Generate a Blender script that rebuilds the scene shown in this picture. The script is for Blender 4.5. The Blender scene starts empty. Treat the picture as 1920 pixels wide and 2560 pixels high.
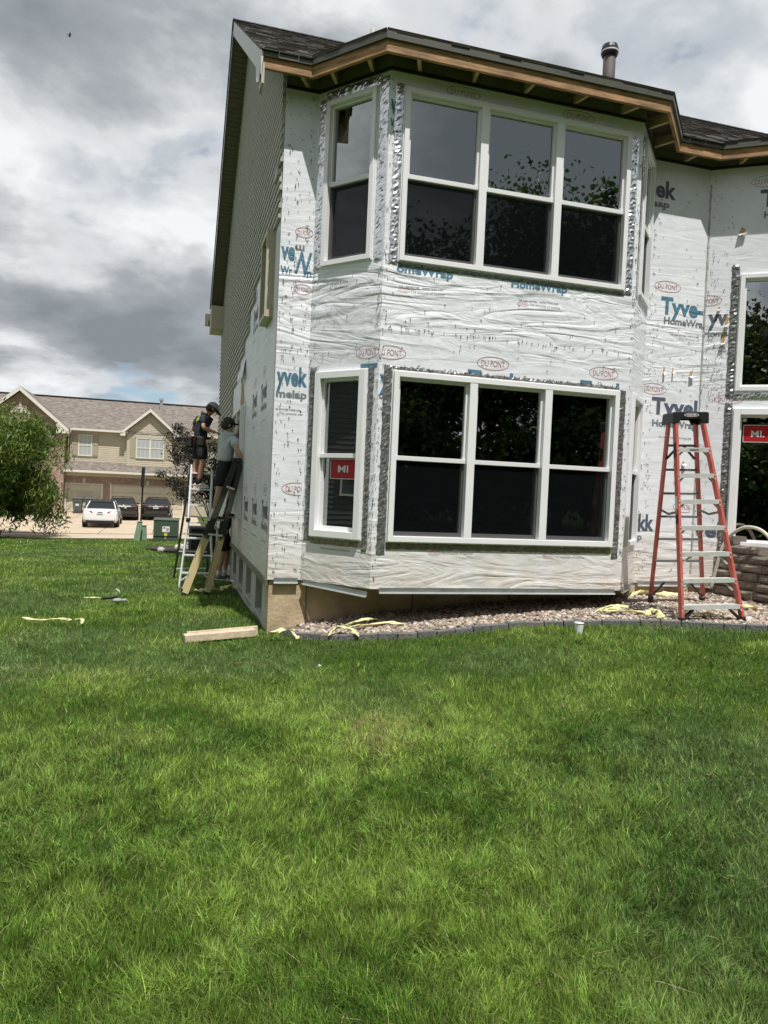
import bpy, bmesh, math, random
import numpy as np
from mathutils import Vector, Matrix

random.seed(7)
rng = np.random.default_rng(7)
SC = bpy.context.scene
COL = SC.collection
EYE = 1.55                      # height of the camera above the lawn; everything below is built relative to the eye and lifted at the end
OFF1, OFF2, OFF3 = (-15.7, 8.1, 6.1), (17.6, -9.2, -9.8), (9.4, 6.3, -7.9)   # where in the cloud field we stand
YAW = 0.27934                   # the house front is turned 16 degrees

# ------------------------------------------------------------------ camera, sky, sun, exposure
def setup():
    cd = bpy.data.cameras.new('camera')
    cam = bpy.data.objects.new('camera', cd); COL.objects.link(cam)
    p, r = -0.02684, 0.04336
    fwd = Vector((0, math.cos(p), math.sin(p))); rt = Vector((1, 0, 0)); up = rt.cross(fwd)
    rt2 = rt*math.cos(r) + up*math.sin(r); up2 = up*math.cos(r) - rt*math.sin(r)
    m = Matrix((rt2, up2, -fwd)).transposed().to_4x4()
    cam.matrix_world = m
    cd.sensor_fit = 'HORIZONTAL'; cd.sensor_width = 36; cd.lens = 36*1832.6/1920
    cd.clip_start = 0.05; cd.clip_end = 3000
    SC.camera = cam
    SC.render.resolution_x = 768; SC.render.resolution_y = 1024
    SC.view_settings.view_transform = 'Standard'; SC.view_settings.look = 'None'
    SC.view_settings.gamma = 1; SC.view_settings.exposure = 0.36; SC.view_settings.use_curve_mapping = False
    # sun: high, behind the camera and to the right
    az, el = math.radians(22), math.radians(65.5)
    sd = Vector((math.sin(az)*math.cos(el), -math.cos(az)*math.cos(el), math.sin(el)))
    l = bpy.data.lights.new('sun', 'SUN'); l.energy = 3.9; l.angle = math.radians(0.5); l.color = (1, .975, .935)
    lo = bpy.data.objects.new('sun', l); COL.objects.link(lo)
    lo.rotation_euler = sd.to_track_quat('Z', 'Y').to_euler(); lo.location = (8, -10, 30)
    # sky with broken cloud
    w = bpy.data.worlds.new('World'); SC.world = w; w.use_nodes = True
    nt = w.node_tree; N = nt.nodes; L = nt.links; N.clear()
    out = N.new('ShaderNodeOutputWorld')
    sky = N.new('ShaderNodeTexSky'); sky.sky_type = 'NISHITA'; sky.sun_disc = False
    sky.sun_elevation = el; sky.sun_rotation = math.pi - az
    sky.air_density = 1.0; sky.dust_density = 0.6; sky.ozone_density = 1.5
    b1 = N.new('ShaderNodeBackground'); b1.inputs[1].default_value = 0.085
    L.new(sky.outputs[0], b1.inputs[0])
    tc = N.new('ShaderNodeTexCoord')
    sep = N.new('ShaderNodeSeparateXYZ'); L.new(tc.outputs['Generated'], sep.inputs[0])
    def math_(op, a, b=None, c=None):
        n = N.new('ShaderNodeMath'); n.operation = op
        for i, x in enumerate((a, b, c)):
            if x is None: continue
            if isinstance(x, (int, float)): n.inputs[i].default_value = x
            else: L.new(x, n.inputs[i])
        return n.outputs[0]
    zz = math_('ADD', math_('MAXIMUM', sep.outputs[2], 0.0), 0.30)
    cx = math_('DIVIDE', sep.outputs[0], zz); cy = math_('DIVIDE', sep.outputs[1], zz)
    cm0 = N.new('ShaderNodeCombineXYZ'); L.new(cx, cm0.inputs[0]); L.new(cy, cm0.inputs[1])
    cmb = N.new('ShaderNodeVectorRotate'); cmb.rotation_type = 'Z_AXIS'; cmb.inputs['Angle'].default_value = math.radians(-13); L.new(cm0.outputs[0], cmb.inputs['Vector'])
    def noise(scale, detail, rough, dist, off):
        mp = N.new('ShaderNodeMapping'); mp.inputs['Location'].default_value = off
        L.new(cmb.outputs[0], mp.inputs[0])
        n = N.new('ShaderNodeTexNoise'); n.inputs['Scale'].default_value = scale; n.inputs['Detail'].default_value = detail
        n.inputs['Roughness'].default_value = rough; n.inputs['Distortion'].default_value = dist
        L.new(mp.outputs[0], n.inputs[0]); return n.outputs[0]
    big = noise(1.35, 3, .45, .15, OFF1)
    puff = noise(3.6, 9, .56, .15, OFF2)
    back = noise(2.6, 8, .52, .2, OFF3)
    t = math_('ADD', math_('MULTIPLY', big, .62), math_('MULTIPLY', puff, .38))     # thickness of the near cloud layer
    def ramp(fac, stops):
        r_ = N.new('ShaderNodeValToRGB'); L.new(fac, r_.inputs[0]); e = r_.color_ramp.elements
        for i, (p_, c_) in enumerate(stops):
            if i < 2: el_ = e[i]; el_.position = p_
            else: el_ = e.new(p_)
            el_.color = (*c_, 1)
        return r_
    # near layer: bright rims, grey bases where it is thick; a paler high layer behind; blue only where both are thin
    near = ramp(t, [(.44, (.80, .815, .825)), (.475, (.58, .605, .625)), (.53, (.335, .36, .385)), (.61, (.215, .24, .262))])
    nmask = ramp(t, [(.43, (0, 0, 0)), (.48, (1, 1, 1))])
    far = ramp(back, [(.37, (.33, .37, .43)), (.49, (.47, .505, .54)), (.60, (.76, .78, .795))])
    both = math_('ADD', math_('MULTIPLY', back, .6), math_('MULTIPLY', t, .4))
    mask = ramp(both, [(.370, (0, 0, 0)), (.415, (1, 1, 1))])
    cr = N.new('ShaderNodeMixRGB'); L.new(nmask.outputs[0], cr.inputs[0]); L.new(far.outputs[0], cr.inputs[1]); L.new(near.outputs[0], cr.inputs[2])
    b2 = N.new('ShaderNodeBackground'); b2.inputs[1].default_value = 0.93
    L.new(cr.outputs[0], b2.inputs[0])
    mx = N.new('ShaderNodeMixShader'); L.new(mask.outputs[0], mx.inputs[0]); L.new(b1.outputs[0], mx.inputs[1]); L.new(b2.outputs[0], mx.inputs[2])
    L.new(mx.outputs[0], out.inputs[0])
    return cam, lo
CAM, SUN = setup()

# ------------------------------------------------------------------ helpers
CY, SY = math.cos(YAW), math.sin(YAW)
def hw(u, v, z=0.0):            # house coordinates (along the front, depth, height) -> world
    return Vector((u*CY - v*SY, u*SY + v*CY, z))
def wh(x, y): return (x*CY + y*SY, -x*SY + y*CY)

ORG = {}
def tag(o, label, cat, group=None, kind=None):
    if label: o['label'] = label
    if cat: o['category'] = cat
    if group: o['group'] = group
    if kind: o['kind'] = kind
    return o
def thing(name, label, cat, loc=(0, 0, 0), rz=0.0, group=None, org=(0, 0, 0)):
    o = bpy.data.objects.new(name, None); COL.objects.link(o)
    o.empty_display_size = .2
    o.location = loc; o.rotation_euler = (0, 0, rz)
    tag(o, label, cat, group); ORG[o.name] = Vector(org)
    return o
def hthing(name, label, cat, u, v, z, group=None):   # a thing whose parts are given in house coordinates
    return thing(name, label, cat, hw(u, v, z), YAW, group, (u, v, z))
def org_of(o):
    while o is not None:
        if o.name in ORG: return ORG[o.name]
        o = o.parent
    return Vector((0, 0, 0))

class MB:
    def __init__(s): s.v = []; s.f = []; s.mi = []; s.cur = 0
    def add(s, vs, fs):
        b = len(s.v); s.v += [tuple(x) for x in vs]
        for q in fs: s.f.append(tuple(i+b for i in q)); s.mi.append(s.cur)
        return s
    def bx(s, x0, x1, y0, y1, z0, z1):
        return s.add([(x0, y0, z0), (x1, y0, z0), (x1, y1, z0), (x0, y1, z0), (x0, y0, z1), (x1, y0, z1), (x1, y1, z1), (x0, y1, z1)],
                     [(0, 3, 2, 1), (4, 5, 6, 7), (0, 1, 5, 4), (1, 2, 6, 5), (2, 3, 7, 6), (3, 0, 4, 7)])
    def fbox(s, P, a0, a1, d0, d1, z0, z1):   # box in a plane frame P(a, d, z): along, outward, up
        c = [P(a, d, z) for z in (z0, z1) for (a, d) in ((a0, d1), (a1, d1), (a1, d0), (a0, d0))]
        return s.add(c, [(0, 3, 2, 1), (4, 5, 6, 7), (0, 1, 5, 4), (1, 2, 6, 5), (2, 3, 7, 6), (3, 0, 4, 7)])
    def bar(s, p0, p1, w, h, up=(0, 0, 1)):
        p0, p1 = Vector(p0), Vector(p1); d = (p1-p0).normalized(); up = Vector(up)
        sd = d.cross(up)
        if sd.length < 1e-5: sd = d.cross(Vector((1, 0, 0)))
        sd.normalize(); u2 = sd.cross(d).normalized()
        a, b = sd*(w/2), u2*(h/2)
        c = [p0-a-b, p0+a-b, p0+a+b, p0-a+b, p1-a-b, p1+a-b, p1+a+b, p1-a+b]
        return s.add(c, [(0, 3, 2, 1), (4, 5, 6, 7), (0, 1, 5, 4), (1, 2, 6, 5), (2, 3, 7, 6), (3, 0, 4, 7)])
    def tube(s, pts, r, seg=8, cap=True):
        pts = [Vector(p) for p in pts]; n = len(pts)
        rs = r if isinstance(r, (list, tuple)) else [r]*n
        b = len(s.v); prev = None; rings = []
        for i, p in enumerate(pts):
            t = (pts[min(i+1, n-1)] - pts[max(i-1, 0)])
            if t.length < 1e-6: t = Vector((0, 0, 1))
            t.normalize()
            if prev is None:
                a = t.cross(Vector((0, 0, 1)))
                if a.length < 1e-3: a = t.cross(Vector((1, 0, 0)))
                a.normalize()
            else:
                a = prev - t*prev.dot(t); a.normalize()
            prev = a; c = t.cross(a)
            for k in range(seg):
                an = 2*math.pi*k/seg
                s.v.append(tuple(p + (a*math.cos(an) + c*math.sin(an))*rs[i]))
        for i in range(n-1):
            for k in range(seg):
                s.f.append((b+i*seg+k, b+i*seg+(k+1) % seg, b+(i+1)*seg+(k+1) % seg, b+(i+1)*seg+k)); s.mi.append(s.cur)
        if cap:
            s.f.append(tuple(b+k for k in reversed(range(seg)))); s.mi.append(s.cur)
            s.f.append(tuple(b+(n-1)*seg+k for k in range(seg))); s.mi.append(s.cur)
        return s
    def poly(s, pts): return s.add(pts, [tuple(range(len(pts)))])
    def prism(s, pts, off):
        n = len(pts); off = Vector(off); pts = [Vector(p) for p in pts]
        fs = [tuple(range(n)), tuple(reversed(range(n, 2*n)))]
        fs += [(i, i+n, (i+1) % n+n, (i+1) % n) for i in range(n)]
        return s.add(pts+[p+off for p in pts], fs)
    def ball(s, c, r, seg=10, rings=7, f=None):
        c = Vector(c); r = Vector(r) if hasattr(r, '__len__') else Vector((r, r, r)); b = len(s.v)
        for i in range(rings+1):
            th = math.pi*i/rings
            for k in range(seg):
                ph = 2*math.pi*k/seg
                d = Vector((math.sin(th)*math.cos(ph), math.sin(th)*math.sin(ph), math.cos(th)))
                q = Vector((d.x*r.x, d.y*r.y, d.z*r.z))
                if f: q = f(q, d)
                s.v.append(tuple(c+q))
        for i in range(rings):
            for k in range(seg):
                s.f.append((b+i*seg+k, b+(i+1)*seg+k, b+(i+1)*seg+(k+1) % seg, b+i*seg+(k+1) % seg)); s.mi.append(s.cur)
        return s
    def build(s, name, mat, parent=None, smooth=False, bevel=0, kind=None, label=None, fix=True):
        me = bpy.data.meshes.new(name)
        o_ = org_of(parent) if parent is not None else Vector((0, 0, 0))
        me.from_pydata([(x-o_.x, y-o_.y, z-o_.z) for x, y, z in s.v], [], s.f)
        mats = mat if isinstance(mat, (list, tuple)) else [mat]
        for m in mats: me.materials.append(m)
        if len(mats) > 1: me.polygons.foreach_set('material_index', s.mi)
        if fix:
            bm = bmesh.new(); bm.from_mesh(me)
            bmesh.ops.recalc_face_normals(bm, faces=bm.faces); bm.to_mesh(me); bm.free()
        if smooth: me.polygons.foreach_set('use_smooth', [True]*len(me.polygons))
        me.update()
        o = bpy.data.objects.new(name, me); COL.objects.link(o)
        if parent is not None: o.parent = parent
        if bevel:
            md = o.modifiers.new('bevel', 'BEVEL'); md.width = bevel; md.segments = 2; md.limit_method = 'ANGLE'
        if kind: o['kind'] = kind
        if label: o['label'] = label
        return o
def share(o, name, parent, off=(0, 0, 0), rz=0.0, kind=None):     # another piece with the same mesh
    c = bpy.data.objects.new(name, o.data); COL.objects.link(c); c.parent = parent
    c.location = off; c.rotation_euler = (0, 0, rz); return c
def copy_tree(o, parent=None):
    c = o.copy(); COL.objects.link(c); c.parent = parent
    if parent is None and o.name in ORG: ORG[c.name] = ORG[o.name]
    for ch in list(o.children): copy_tree(ch, c)
    return c

# ------------------------------------------------------------------ materials
MATS = {}
def mat(name, col, rough=.6, metal=0.0, var=0.0, vscale=4.0, bump=0.0, bscale=30.0, spec=.5, col2=None, coord='Object', stretch=(1, 1, 1), coat=0.0, detail=5):
    m = bpy.data.materials.new(name); m.use_nodes = True; nt = m.node_tree; N = nt.nodes; L = nt.links
    b = N['Principled BSDF']; b.inputs['Base Color'].default_value = (*col, 1); b.inputs['Roughness'].default_value = rough
    b.inputs['Metallic'].default_value = metal; b.inputs['Specular IOR Level'].default_value = spec; b.inputs['Coat Weight'].default_value = coat
    if var or col2 or bump:
        tc = N.new('ShaderNodeTexCoord'); mp = N.new('ShaderNodeMapping'); mp.inputs['Scale'].default_value = stretch
        L.new(tc.outputs[coord], mp.inputs[0])
    if var or col2:
        n = N.new('ShaderNodeTexNoise'); n.inputs['Scale'].default_value = vscale; n.inputs['Detail'].default_value = detail; n.inputs['Roughness'].default_value = .6
        L.new(mp.outputs[0], n.inputs[0])
        r = N.new('ShaderNodeValToRGB'); L.new(n.outputs[0], r.inputs[0])
        c2 = col2 if col2 else tuple(min(1, c*(1+var)) for c in col); c1 = col if col2 else tuple(c*(1-var) for c in col)
        r.color_ramp.elements[0].position = .32; r.color_ramp.elements[1].position = .68
        r.color_ramp.elements[0].color = (*c1, 1); r.color_ramp.elements[1].color = (*c2, 1)
        L.new(r.outputs[0], b.inputs['Base Color'])
    if bump:
        n2 = N.new('ShaderNodeTexNoise'); n2.inputs['Scale'].default_value = bscale; n2.inputs['Detail'].default_value = 4
        L.new(mp.outputs[0], n2.inputs[0])
        bp = N.new('ShaderNodeBump'); bp.inputs['Strength'].default_value = bump; bp.inputs['Distance'].default_value = .02
        L.new(n2.outputs[0], bp.inputs['Height']); L.new(bp.outputs[0], b.inputs['Normal'])
    MATS[name] = m; return m

def wrap_height(nt, L, N):
    """wrinkles of the membrane, in house coordinates; returns a height socket"""
    tc = N.new('ShaderNodeTexCoord')
    def nz(sc, stretch, detail, rough=.55, dist=0.0):
        mp = N.new('ShaderNodeMapping'); mp.inputs['Scale'].default_value = stretch; L.new(tc.outputs['Object'], mp.inputs[0])
        n = N.new('ShaderNodeTexNoise'); n.inputs['Scale'].default_value = sc; n.inputs['Detail'].default_value = detail
        n.inputs['Roughness'].default_value = rough; n.inputs['Distortion'].default_value = dist
        L.new(mp.outputs[0], n.inputs[0]); return n.outputs[0]
    def m(op, a, b):
        n = N.new('ShaderNodeMath'); n.operation = op
        for i, x in enumerate((a, b)):
            if isinstance(x, (int, float)): n.inputs[i].default_value = x
            else: L.new(x, n.inputs[i])
        return n.outputs[0]
    fold = nz(1.0, (.75, .75, 4.2), 3, .45, 1.5)       # long horizontal sags
    ridge = m('ABSOLUTE', m('SUBTRACT', fold, .5), 0)
    diag = nz(1.0, (2.4, 2.4, 3.4), 3, .5, 1.8)
    fine = nz(11.0, (1, 1, 1.2), 3, .5)
    # where the folds are strong: the band between the storeys and the skirt at the bottom
    sep = N.new('ShaderNodeSeparateXYZ'); L.new(tc.outputs['Object'], sep.inputs[0])
    r = N.new('ShaderNodeValToRGB'); mr = N.new('ShaderNodeMapRange')
    mr.inputs['From Min'].default_value = 0.55; mr.inputs['From Max'].default_value = 6.1
    L.new(sep.outputs[2], mr.inputs[0]); L.new(mr.outputs[0], r.inputs[0])
    e = r.color_ramp.elements; e[0].position = 0; e[0].color = (1, 1, 1, 1); e[1].position = .10; e[1].color = (.75, .75, .75, 1)
    for p_, c_ in ((.16, .22), (.44, .22), (.49, .8), (.62, 1), (.66, .3), (1, .12)):
        x = e.new(p_); x.color = (c_, c_, c_, 1)
    h = m('MULTIPLY', m('ADD', m('MULTIPLY', ridge, 1.15), m('MULTIPLY', diag, .34)), r.outputs[0])
    return m('ADD', h, m('MULTIPLY', fine, .05)), tc
def wrap_mat(name, col, rough, dirt=True):
    m = bpy.data.materials.new(name); m.use_nodes = True; nt = m.node_tree; N = nt.nodes; L = nt.links
    b = N['Principled BSDF']; b.inputs['Roughness'].default_value = rough; b.inputs['Specular IOR Level'].default_value = .35
    h, tc = wrap_height(nt, L, N)
    bp = N.new('ShaderNodeBump'); bp.inputs['Strength'].default_value = .8; bp.inputs['Distance'].default_value = .052
    L.new(h, bp.inputs['Height']); L.new(bp.outputs[0], b.inputs['Normal'])
    if dirt:
        n = N.new('ShaderNodeTexNoise'); n.inputs['Scale'].default_value = 2.4; n.inputs['Detail'].default_value = 8; n.inputs['Roughness'].default_value = .68
        L.new(tc.outputs['Object'], n.inputs[0])
        r = N.new('ShaderNodeValToRGB'); L.new(n.outputs[0], r.inputs[0]); e = r.color_ramp.elements
        e[0].position = .30; e[0].color = (col[0]*.88, col[1]*.88, col[2]*.88, 1); e[1].position = .60; e[1].color = (*col, 1)
        # tan splash dirt in patches near the bottom edge
        n2 = N.new('ShaderNodeTexNoise'); n2.inputs['Scale'].default_value = 5; n2.inputs['Detail'].default_value = 6; L.new(tc.outputs['Object'], n2.inputs[0])
        sep = N.new('ShaderNodeSeparateXYZ'); L.new(tc.outputs['Object'], sep.inputs[0])
        mr = N.new('ShaderNodeMapRange'); mr.inputs['From Min'].default_value = 1.55; mr.inputs['From Max'].default_value = .55; L.new(sep.outputs[2], mr.inputs[0])
        mu = N.new('ShaderNodeMath'); mu.operation = 'MULTIPLY'; L.new(n2.outputs[0], mu.inputs[0]); L.new(mr.outputs[0], mu.inputs[1])
        mix = N.new('ShaderNodeMixRGB'); mix.inputs[2].default_value = (.58, .47, .34, 1); L.new(mu.outputs[0], mix.inputs[0]); L.new(r.outputs[0], mix.inputs[1])
        L.new(mix.outputs[0], b.inputs['Base Color'])
    else: b.inputs['Base Color'].default_value = (*col, 1)
    MATS[name] = m; return m
wrap_mat('wrap', (.84, .85, .885), .36)
wrap_mat('print_blue', (.09, .20, .28), .5, False)
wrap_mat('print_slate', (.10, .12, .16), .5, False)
wrap_mat('print_grey', (.20, .22, .24), .5, False)
wrap_mat('print_black', (.10, .10, .11), .5, False)
wrap_mat('print_red', (.40, .10, .11), .5, False)

def glass_mat(name, ior, tint):
    m = bpy.data.materials.new(name); m.use_nodes = True; nt = m.node_tree; N = nt.nodes; L = nt.links; N.clear()
    o = N.new('ShaderNodeOutputMaterial'); t = N.new('ShaderNodeBsdfTransparent'); t.inputs[0].default_value = (*tint, 1)
    g = N.new('ShaderNodeBsdfGlossy'); g.inputs['Roughness'].default_value = 0.004; g.inputs[0].default_value = (.92, .96, .96, 1)
    fr = N.new('ShaderNodeFresnel'); fr.inputs[0].default_value = ior
    mx = N.new('ShaderNodeMixShader'); L.new(fr.outputs[0], mx.inputs[0]); L.new(t.outputs[0], mx.inputs[1]); L.new(g.outputs[0], mx.inputs[2])
    # faint waviness of the pane
    tc = N.new('ShaderNodeTexCoord'); n = N.new('ShaderNodeTexNoise'); n.inputs['Scale'].default_value = 1.3; L.new(tc.outputs['Object'], n.inputs[0])
    bp = N.new('ShaderNodeBump'); bp.inputs['Strength'].default_value = .10; bp.inputs['Distance'].default_value = .01; L.new(n.outputs[0], bp.inputs['Height'])
    L.new(bp.outputs[0], g.inputs['Normal'])
    L.new(mx.outputs[0], o.inputs[0]); MATS[name] = m; return m
glass_mat('glass', 4.0, (.34, .37, .37))
def screen_mat(name):
    m = bpy.data.materials.new(name); m.use_nodes = True; nt = m.node_tree; N = nt.nodes; L = nt.links; N.clear()
    o = N.new('ShaderNodeOutputMaterial'); t = N.new('ShaderNodeBsdfTransparent'); d = N.new('ShaderNodeBsdfDiffuse'); d.inputs[0].default_value = (.007, .008, .009, 1)
    mx = N.new('ShaderNodeMixShader'); mx.inputs[0].default_value = .68; L.new(t.outputs[0], mx.inputs[1]); L.new(d.outputs[0], mx.inputs[2]); L.new(mx.outputs[0], o.inputs[0])
    MATS[name] = m
screen_mat('screen')

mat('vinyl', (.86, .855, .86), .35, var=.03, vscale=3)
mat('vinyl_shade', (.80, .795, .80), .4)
mat('tan_trim', (.50, .45, .34), .5, var=.06)
mat('siding', (.45, .43, .40), .55, var=.06, vscale=2.0, bump=.15, bscale=60)
mat('siding_back', (.05, .05, .045), .8)
mat('olive', (.145, .135, .095), .5, var=.08)
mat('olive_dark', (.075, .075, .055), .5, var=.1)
mat('lumber', (.35, .195, .085), .7, var=.55, vscale=3.0, bump=.3, bscale=40, stretch=(1, 1, 9))
mat('lumber_pale', (.55, .40, .22), .7, var=.22, vscale=5)
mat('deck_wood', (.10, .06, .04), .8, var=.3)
mat('sheath_dark', (.16, .155, .13), .7, var=.2)
mat('osb', (.50, .30, .12), .75, var=.3, vscale=30)
mat('rake_metal', (.62, .61, .58), .4, var=.08, bump=.3, bscale=4)
mat('black', (.015, .015, .016), .5)
mat('black_plastic', (.022, .022, .024), .38, bump=.1, bscale=80)
mat('galv', (.42, .44, .45), .35, metal=.7, var=.15, vscale=8)
mat('flue', (.075, .062, .058), .7, var=.1)
mat('pipe_grey', (.35, .35, .34), .5)
mat('concrete', (.50, .385, .245), .85, var=.26, vscale=3.0, bump=.35, bscale=25, col2=None)
mat('concrete_shade', (.43, .42, .38), .85, var=.12, vscale=2.5, bump=.3, bscale=25)  # greyer copy of the concrete for the side wall, shade put into the colour
mat('foil', (.74, .75, .76), .26, metal=.9, var=.2, vscale=25)
mat('foil_dark', (.22, .22, .215), .34, metal=.5, var=.5, vscale=22)
mat('paper_brown', (.20, .18, .12), .6, metal=.1, var=.4, vscale=20)
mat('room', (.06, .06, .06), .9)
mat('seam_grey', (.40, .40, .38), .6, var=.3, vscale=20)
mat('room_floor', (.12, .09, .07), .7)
mat('mi_red', (.42, .016, .022), .35)
mat('white_print', (.80, .80, .80), .5)
mat('basement_glass', (.03, .04, .05), .06, spec=.9)
mat('red_fibre', (.58, .135, .11), .5, var=.16, vscale=6)
mat('alu', (.70, .69, .66), .42, metal=.25, var=.14, vscale=10)
mat('alu_bright', (.82, .83, .84), .35, metal=.25, var=.1, vscale=10)
mat('alu_dull', (.20, .20, .19), .5, metal=.4)
mat('block', (.19, .16, .13), .9, var=.30, vscale=7, bump=.8, bscale=22)
mat('block_b', (.235, .20, .165), .9, var=.28, vscale=7, bump=.8, bscale=22)
mat('block_c', (.16, .135, .115), .9, var=.30, vscale=7, bump=.8, bscale=22)
mat('edging', (.145, .145, .14), .9, var=.22, vscale=8, bump=.6, bscale=40)
mat('edging_b', (.18, .165, .15), .9, var=.22, vscale=8, bump=.6, bscale=40)
mat('insulation', (.80, .75, .38), .9, var=.16, vscale=14, bump=.7, bscale=40)
mat('hose', (.62, .60, .50), .45)
mat('orange', (.75, .25, .03), .45)
mat('bird', (.16, .16, .17), .7)

# ------------------------------------------------------------------ ground
_c = [(0, 0, -1.55), (3, 0, -1.5), (-3, 0, -1.58), (0, 3.5, -1.55), (0, -12, -1.5), (12, -10, -1.4), (-12, -10, -1.7), (2.5, 4, -1.46), (-3, 4, -1.60),
      (-1.27, 8.16, -1.64), (-.16, 7.5, -1.545), (1.2, 7.75, -1.43), (2.11, 7.85, -1.36), (3.2, 7.79, -1.285), (4.0, 8.03, -1.27), (3.98, 7.4, -1.25),
      (-3.6, 8.2, -1.66), (-3.5, 12.4, -1.775), (-9.3, 31.3, -2.5), (-16.4, 31.5, -2.65), (-10.3, 32.7, -2.55), (-7.2, 26.5, -2.3), (-14, 39, -2.62), (-15, 46, -2.5),
      (-6, 18, -2.02), (-20, 18, -2.15), (10, 12, -1.1), (20, 22, -1.3), (-20, 5, -1.9), (-34, 32, -2.7), (20, 60, -2.5), (-60, 0, -2.3), (60, 0, -1.3), (0, -60, -1.6), (-30, -40, -1.9), (30, -40, -1.5), (0, 70, -2.5), (-60, 60, -2.6)]
for u, v, z in ((5.9, 8.2, -1.235), (3.5, 8.2, -1.36), (2.0, 8.2, -1.50), (1.03, 10.5, -1.705), (1.03, 13, -1.74), (1.03, 15.7, -1.80), (-3, 55, -2.38), (-11, 55, -2.40), (2, 55, -2.38), (-12, 60, -2.4), (6.9, 7.6, -1.2)):
    p = hw(u, v); _c.append((p.x, p.y, z))
_P = np.array(_c)
def _tk(d2): return .5*d2*np.log(d2+1e-9)
_n = len(_P); _K = _tk(((_P[:, None, :2]-_P[None, :, :2])**2).sum(2)) + np.eye(_n)*.02
_A = np.zeros((_n+3, _n+3)); _A[:_n, :_n] = _K; _A[:_n, _n] = 1; _A[:_n, _n+1:] = _P[:, :2]; _A[_n:, :_n] = _A[:_n, _n:].T
_W = np.linalg.solve(_A, np.concatenate([_P[:, 2], np.zeros(3)]))
def gz(x, y):
    x = np.asarray(x, float); y = np.asarray(y, float); sh = x.shape; x = x.ravel(); y = y.ravel()
    out = np.empty(len(x))
    for i in range(0, len(x), 40000):
        xs, ys = x[i:i+40000], y[i:i+40000]
        d2 = (xs[:, None]-_P[None, :, 0])**2 + (ys[:, None]-_P[None, :, 1])**2
        z = _tk(d2) @ _W[:_n] + _W[_n] + _W[_n+1]*xs + _W[_n+2]*ys
        r = np.hypot(xs, ys); w = np.clip((r-62)/35, 0, 1); w = w*w*(3-2*w)
        out[i:i+40000] = z*(1-w) + (-2.6)*w
    return out.reshape(sh)
def g1(x, y): return float(gz(np.array([x]), np.array([y]))[0])
def gh(u, v): p = hw(u, v); return g1(p.x, p.y)

def lawn_material():
    m = bpy.data.materials.new('lawn_soil'); m.use_nodes = True; nt = m.node_tree; N = nt.nodes; L = nt.links; b = N['Principled BSDF']
    tc = N.new('ShaderNodeTexCoord')
    n = N.new('ShaderNodeTexNoise'); n.inputs['Scale'].default_value = .8; n.inputs['Detail'].default_value = 12; n.inputs['Roughness'].default_value = .72; L.new(tc.outputs['Object'], n.inputs[0])
    r = N.new('ShaderNodeValToRGB'); L.new(n.outputs[0], r.inputs[0]); e = r.color_ramp.elements
    e[0].position = .3; e[0].color = (.038, .075, .012, 1); e[1].position = .7; e[1].color = (.085, .125, .028, 1)
    L.new(r.outputs[0], b.inputs['Base Color']); b.inputs['Roughness'].default_value = .95; b.inputs['Specular IOR Level'].default_value = .1
    n2 = N.new('ShaderNodeTexNoise'); n2.inputs['Scale'].default_value = 60; n2.inputs['Detail'].default_value = 4; L.new(tc.outputs['Object'], n2.inputs[0])
    bp = N.new('ShaderNodeBump'); bp.inputs['Strength'].default_value = .8; bp.inputs['Distance'].default_value = .03; L.new(n2.outputs[0], bp.inputs['Height']); L.new(bp.outputs[0], b.inputs['Normal'])
    return m
def axis(lo, hi):
    a = [0.0]
    def step(r): return .25 if r < 10 else (.6 if r < 40 else (1.5 if r < 70 else (8 if r < 140 else 60)))
    while a[-1] < hi: a.append(a[-1]+step(a[-1]))
    b = [0.0]
    while b[-1] > lo: b.append(b[-1]-step(-b[-1]))
    return np.array(b[:0:-1]+a)
def sheet(name, X, Y, Z, mats):
    nx, ny = X.shape
    v = np.stack([X, Y, Z], -1).reshape(-1, 3)
    idx = np.arange(nx*ny).reshape(nx, ny)
    f = np.stack([idx[:-1, :-1], idx[1:, :-1], idx[1:, 1:], idx[:-1, 1:]], -1).reshape(-1, 4)
    me = bpy.data.meshes.new(name); me.from_pydata(v.tolist(), [], f.tolist())
    for m_ in mats: me.materials.append(m_)
    me.polygons.foreach_set('use_smooth', [True]*len(me.polygons)); me.update()
    o = bpy.data.objects.new(name, me); COL.objects.link(o); return o
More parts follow.
